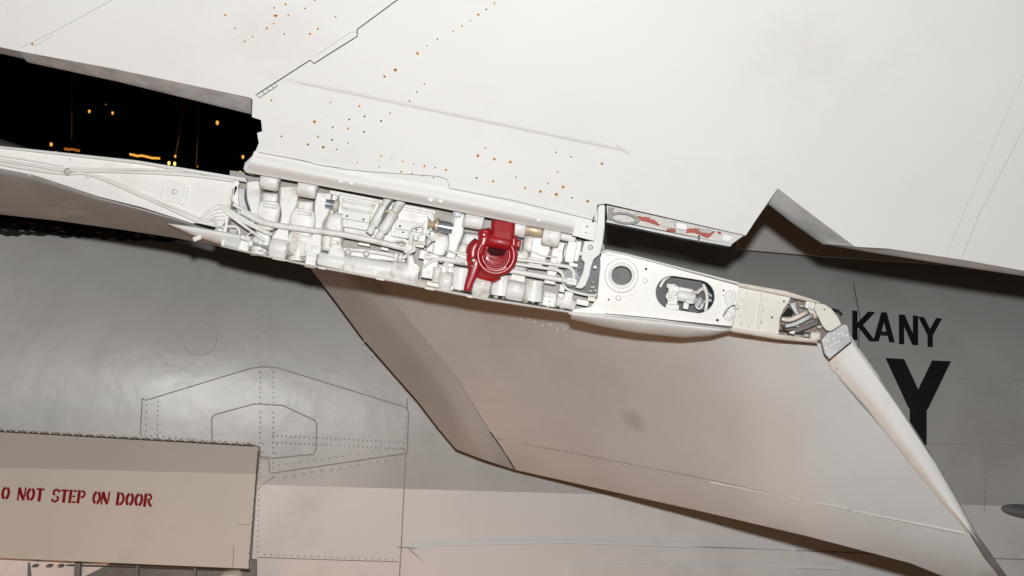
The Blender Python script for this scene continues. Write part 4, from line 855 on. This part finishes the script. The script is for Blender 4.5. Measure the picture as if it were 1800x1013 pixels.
# rails along the right rib
loft('upper_rail', [(1056, 443, 20), (1064, 438, 20), (1100, 445, 20), (1298, 496, 20)], [(1056, 447, 18), (1066, 442, 18), (1100, 449, 18), (1300, 501, 18)], 'white', iw, 2, 40, 4, 40)
loft('lower_rail', [(1000, 549, 12), (1100, 554, 12), (1200, 566, 12), (1288, 577, 12)], [(1000, 553, 10), (1100, 558, 10), (1200, 569, 10), (1289, 580, 10)], 'white', iw, 1.5, 40, 4, 50)
seam('rail_gap', [(1064, 551.5), (1150, 560), (1284, 577.5)], 1.2, lambda x, y: D0-.0185, 'seam', iw)
plate('rail_slot', [(1062, 444), (1084, 449), (1088, 452), (1064, 448)], 10, 3, 'beige', iw, .5)
loft('bulged_fairing', [(1004, 551, 8), (1050, 554, 8), (1120, 560, 8), (1200, 569, 8), (1287, 580, 6)], [(1004, 562, -25), (1060, 575, -30), (1120, 586, -34), (1200, 594, -34), (1250, 591, -20), (1287, 581.5, -2)], 'white', iw, 16, 50, 12, 12)
# beige end box
be = [(1300, 502), (1384, 520), (1390, 524), (1385, 534), (1378, 544), (1371, 560), (1369, 588), (1330, 583), (1287, 577), (1294, 540)]
plate('beige_end_panel', be, 4, 5, 'beige', iw, 1)
plate('stiffener_plate', [(1308, 512), (1330, 517), (1322, 577), (1300, 572)], 6, 2, 'beige', iw, .6); plate('stiffener_strip', [(1338, 516), (1344, 517), (1335, 580), (1329, 579)], 8, 4, 'beige', iw, 1)
rivets('rivet_row', [(1313, 514), (1337, 517), (1303, 527), (1308, 540), (1300, 555), (1303, 568), (1341, 546), (1337, 567), (1347, 527), (1338, 566), (1349, 520), (1316, 572)], 2.4, lambda x, y: D0-8*S, 'beige', iw, h=.6)
for a in ((1378, 530), (1357, 558)): lathe('hole', (*a, 4), (*a, 4.6), [(0, 1.8), (1, 1.8)], 'hole', iw, 12)
loft('end_rail_upper', [(1296, 497, 22), (1382, 512, 22), (1440, 530, 18)], [(1300, 505, 20), (1380, 521, 20), (1442, 535, 16)], 'rail', iw, 2, 30, 4, 30)
loft('end_rail_lower', [(1286, 577, 14), (1368, 588, 14), (1436, 597, 12)], [(1286, 584, 10), (1366, 597, 10), (1438, 604, 8)], 'rail', iw, 2, 30, 4, 40)
# dirty cavity
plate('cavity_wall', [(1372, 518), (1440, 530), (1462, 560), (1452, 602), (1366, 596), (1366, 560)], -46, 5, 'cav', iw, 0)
bone('cavity_tube', [(1378, 574, 7), (1400, 569, 9), (1430, 553, 8)], 2, 16, 'alu', iw); bone('cavity_tube', [(1372, 560, 7), (1390, 562, 9), (1420, 548, 8)], -8, 14, 'rail', iw)
bone('cavity_tube', [(1384, 584, 7), (1404, 580, 9), (1440, 566, 8)], -2, 14, 'greym', iw); bone('cavity_lever', [(1393, 530, 16), (1398, 545, 10), (1408, 560, 6)], -16, 16, 'alu', iw)
bone('cavity_lever', [(1418, 532, 10), (1426, 545, 12), (1436, 560, 10)], -8, 16, 'rail', iw); tube('cavity_cable', [(1374, 570, 6), (1380, 580, 8), (1396, 582, 4)], 1.3, 'seam', iw)
plate('cavity_shadow_plate', [(1374, 556), (1386, 540), (1396, 548), (1392, 556)], -30, 4, 'hole', iw, 0); box('cavity_lug', 1424, 537, 8, 16, 12, 10, 'rib', iw); lathe('boss', (1424, 537, 8), (1424, 537, 11), [(0, 4), (1, 3)], 'alu', iw)  # black plate put in as the shadow inside the cavity
stuff(blob('cavity_grime', [(1380, 590, 4), (1400, 592, 5), (1418, 590, 5), (1436, 586, 6), (1440, 575, 5), (1410, 538, 5), (1386, 532, 4), (1402, 574, 3)], -6, .6, 'baydirty', iw))
box('cavity_foot', 1434, 591, 6, 18, 14, 10, 'beige', iw, rot=5, bevel=3); box('cavity_foot', 1393, 584, 6, 9, 7, 8, 'rib', iw)
# quarter-round cap and riveted aluminium shoe
plate('rounded_cap', [(1432, 536), (1436, 533), (1450, 535), (1462, 543), (1473, 557), (1480, 571), (1462, 582), (1454, 582), (1446, 573), (1440, 560), (1432, 545)], 16, 8, 'beige', iw, 1.6)
lathe('hole', (1449, 544, 16), (1449, 544, 16.6), [(0, 1.4), (1, 1.4)], 'hole', iw, 10)
plate('riveted_shoe', [(1444, 598), (1456, 584), (1463, 583), (1482, 570), (1490, 571), (1498, 600), (1484, 611), (1458, 632), (1450, 622)], 0, 8, 'alu', iw, 1.5)
rivets('rivet_row', [(1466, 586), (1474, 588), (1482, 588), (1489, 590), (1455, 600), (1468, 604), (1475, 601), (1461, 608), (1452, 612), (1458, 624), (1466, 595), (1448, 600)], 2.2, lambda x, y: D0-.001, 'rivetw', iw, h=.6)
screws('small', [(1477, 597), (1475, 613)], lambda x, y: D0-.001, iw)

# small fittings of the bay
for (x, y, z, q) in ((452, 330, 0, 2.6), (508, 352, 1, 3), (567, 352, 0, 2.6), (499, 437, 14, 3), (612, 470, 8, 2), (660, 478, 9, 2), (803, 395, 2, 3), (798, 412, 2, 2.4), (849, 500, 16, 2.4), (908, 506, 16, 2.6), (966, 530, 4, 2.2), (1020, 446, 24, 2.4),
        (690, 412, -26, 2.4), (585, 350, -26, 2), (585, 388, -26, 2), (745, 380, -36, 2), (760, 412, -10, 3), (815, 440, 0, 2.4), (985, 440, 0, 2.6), (980, 458, 0, 2.2), (946, 440, 0, 2.4), (1008, 436, 6, 2.2), (1003, 452, 6, 2.2), (1046, 470, 24, 2)):
    lathe('bolt', (x, y, z-3), (x, y, z+2), [(0, q*1.5), (.4, q*1.5), (.42, q), (1, q*.9)], random.choice(('bay', 'bay', 'alu', 'rail')), iw, 6)
for pts, q, m_ in (([(430, 420, 0), (440, 410, 6), (452, 414, 6), (456, 430, 0)], 1.8, 'bay'), ([(574, 400, -6), (582, 414, 0), (580, 432, 0)], 2, 'rail'), ([(752, 380, -20), (757, 396, -14), (756, 412, -4)], 1.6, 'bay'),
        ([(716, 420, 6), (724, 402, 6), (740, 398, 2), (750, 404, 0)], 1.8, 'rib'), ([(784, 440, 4), (800, 444, 12), (824, 448, 10)], 2.2, 'bay'), ([(690, 426, -16), (706, 424, -8), (716, 430, 4)], 1.8, 'bay'),
        ([(860, 470, 0), (852, 484, 6), (838, 488, 4)], 2, 'bay'), ([(930, 440, -10), (955, 450, 0), (980, 452, 0)], 1.6, 'rib'), ([(994, 430, 0), (990, 446, 6), (992, 470, 4)], 1.4, 'greym'), ([(1020, 470, 0), (1012, 478, 6), (1018, 490, 8), (1030, 486, 6)], 1.5, 'alu')):
    tube('small_pipe', pts, q, m_, iw, 8)
for (x, y, z, w_, h_, m_) in ((590, 402, -20, 10, 6, 'bay'), (670, 368, -30, 8, 12, 'rib'), (682, 398, -34, 10, 8, 'bay'), (704, 408, -26, 14, 5, 'rib'), (640, 430, -20, 20, 5, 'bay'), (676, 438, -20, 14, 5, 'rib'), (868, 488, -12, 8, 14, 'bay'),
        (926, 520, -12, 8, 14, 'bay'), (790, 506, 0, 12, 8, 'rib'), (828, 478, 4, 12, 8, 'bay'), (986, 520, 4, 10, 8, 'rib'), (1024, 532, 2, 22, 10, 'bay'), (1040, 526, 4, 14, 8, 'rail'), (440, 428, 4, 8, 10, 'rib')):
    box('small_bracket', x, y, z, w_, h_, 12, m_, iw, rot=random.uniform(5, 16), bevel=1)

# ================================================================ RED FOLD LOCK
rl = thing('wing_fold_lock', 'glossy dark red clamp with ring and handle, locking the wing hinge', 'clamp', Q(872, 450, 20))
loft('strap', [(864, 386, 22), (863, 405, 26), (860, 426, 30)], [(906, 393, 22), (905, 410, 26), (903, 432, 30)], 'red', rl, 9, 16, 14, 18, prof=lambda t: min(1, (1-abs(2*t-1))*5)**.5)
rod('cross_barrel', (857, 421, 26), (899, 429, 26), 13, 'red', rl, .2, 32); rod('side_boss', (897, 427, 22), (909, 429.5, 22), 10, 'red', rl); lathe('bolt_head', (907, 429, 22), (915, 430.5, 22), [(0, 8), (.8, 8.5), (1, 6.5)], 'red', rl, 6)
bone('yoke_ear', [(851, 402, 20), (852, 412, 24), (850, 424, 20), (845, 438, 16), (843, 450, 15)], 34, 18, 'red', rl, n=3); lathe('ear_pin', (851, 413, 33), (851, 413, 37), [(0, 6), (.4, 5.5), (.6, 3.4), (1, 2)], 'red', rl, 16)
bone('yoke_ear', [(903, 414, 14), (903, 426, 14), (902, 438, 15), (905, 450, 13)], 32, 18, 'red', rl, n=3)
def uring(name, r0, rad, a0, a1, z, cx_=872, cy_=449, m='red'):
    return tube(name, [(x, y, z) for x, y in arc(cx_, cy_, r0, r0, a0, a1, 22, 8)], rad, m, rl, seg=14, n=3)
uring('ring_outer', 31.5, 5.5, -38, 212, 30); uring('ring_rim', 34.5, 3.6, -30, 208, 23); uring('ring_middle', 24, 3.4, -30, 206, 27)
lathe('ring_body', (872, 449, 6), (872, 449, 27), [(0, 34), (.55, 37), (.8, 36), (.93, 32), (1, 26), (.95, 19), (.4, 17)], 'red', rl, 44)
lathe('ring_floor', (872, 448, 0), (872, 448, 12), [(0, 20), (.9, 18), (1, 14)], 'red', rl, 32)
plate('recess_shade', [(855, 434), (890, 440), (887, 448), (879, 452), (862, 449), (857, 443)], 17, 3, 'reddark', rl, 1)  # dark plate stands in for the shade under the barrel
bone('recess_lip', [(858, 453, 3), (872, 457, 4), (886, 452, 3)], 19, 5, 'red', rl, n=2.4)
rivets('cast_lettering', [(872+27*math.cos(R(a)), 449+27*math.sin(R(a))) for a in range(52, 128, 5)], 1.2, lambda x, y: D0-33*S, 'red', rl, h=.8)
lathe('rear_disc', (856, 457, -2), (856, 457, 16), [(0, 33), (.6, 36), (.9, 35), (1, 32)], 'red', rl, 44)
bone('side_hump', [(842, 424, 18), (833, 436, 24), (831, 450, 24), (836, 466, 18)], 20, 20, 'red', rl, n=2.4)
bone('lower_hump', [(846, 480, 24), (862, 486, 26), (880, 484, 14)], 14, 18, 'red', rl, n=2.4)
bone('handle', [(840, 452, 16), (835, 468, 22), (830, 484, 18), (824, 500, 15), (821, 513, 13)], 34, 14, 'red', rl, n=3)
for a, q in (((833, 458), 3.2), ((830, 468), 3)): lathe('handle_stud', (*a, 32), (*a, 37), [(0, q), (.6, q*.9), (1, q*.4)], 'white' if q > 3.1 else 'red', rl, 12)
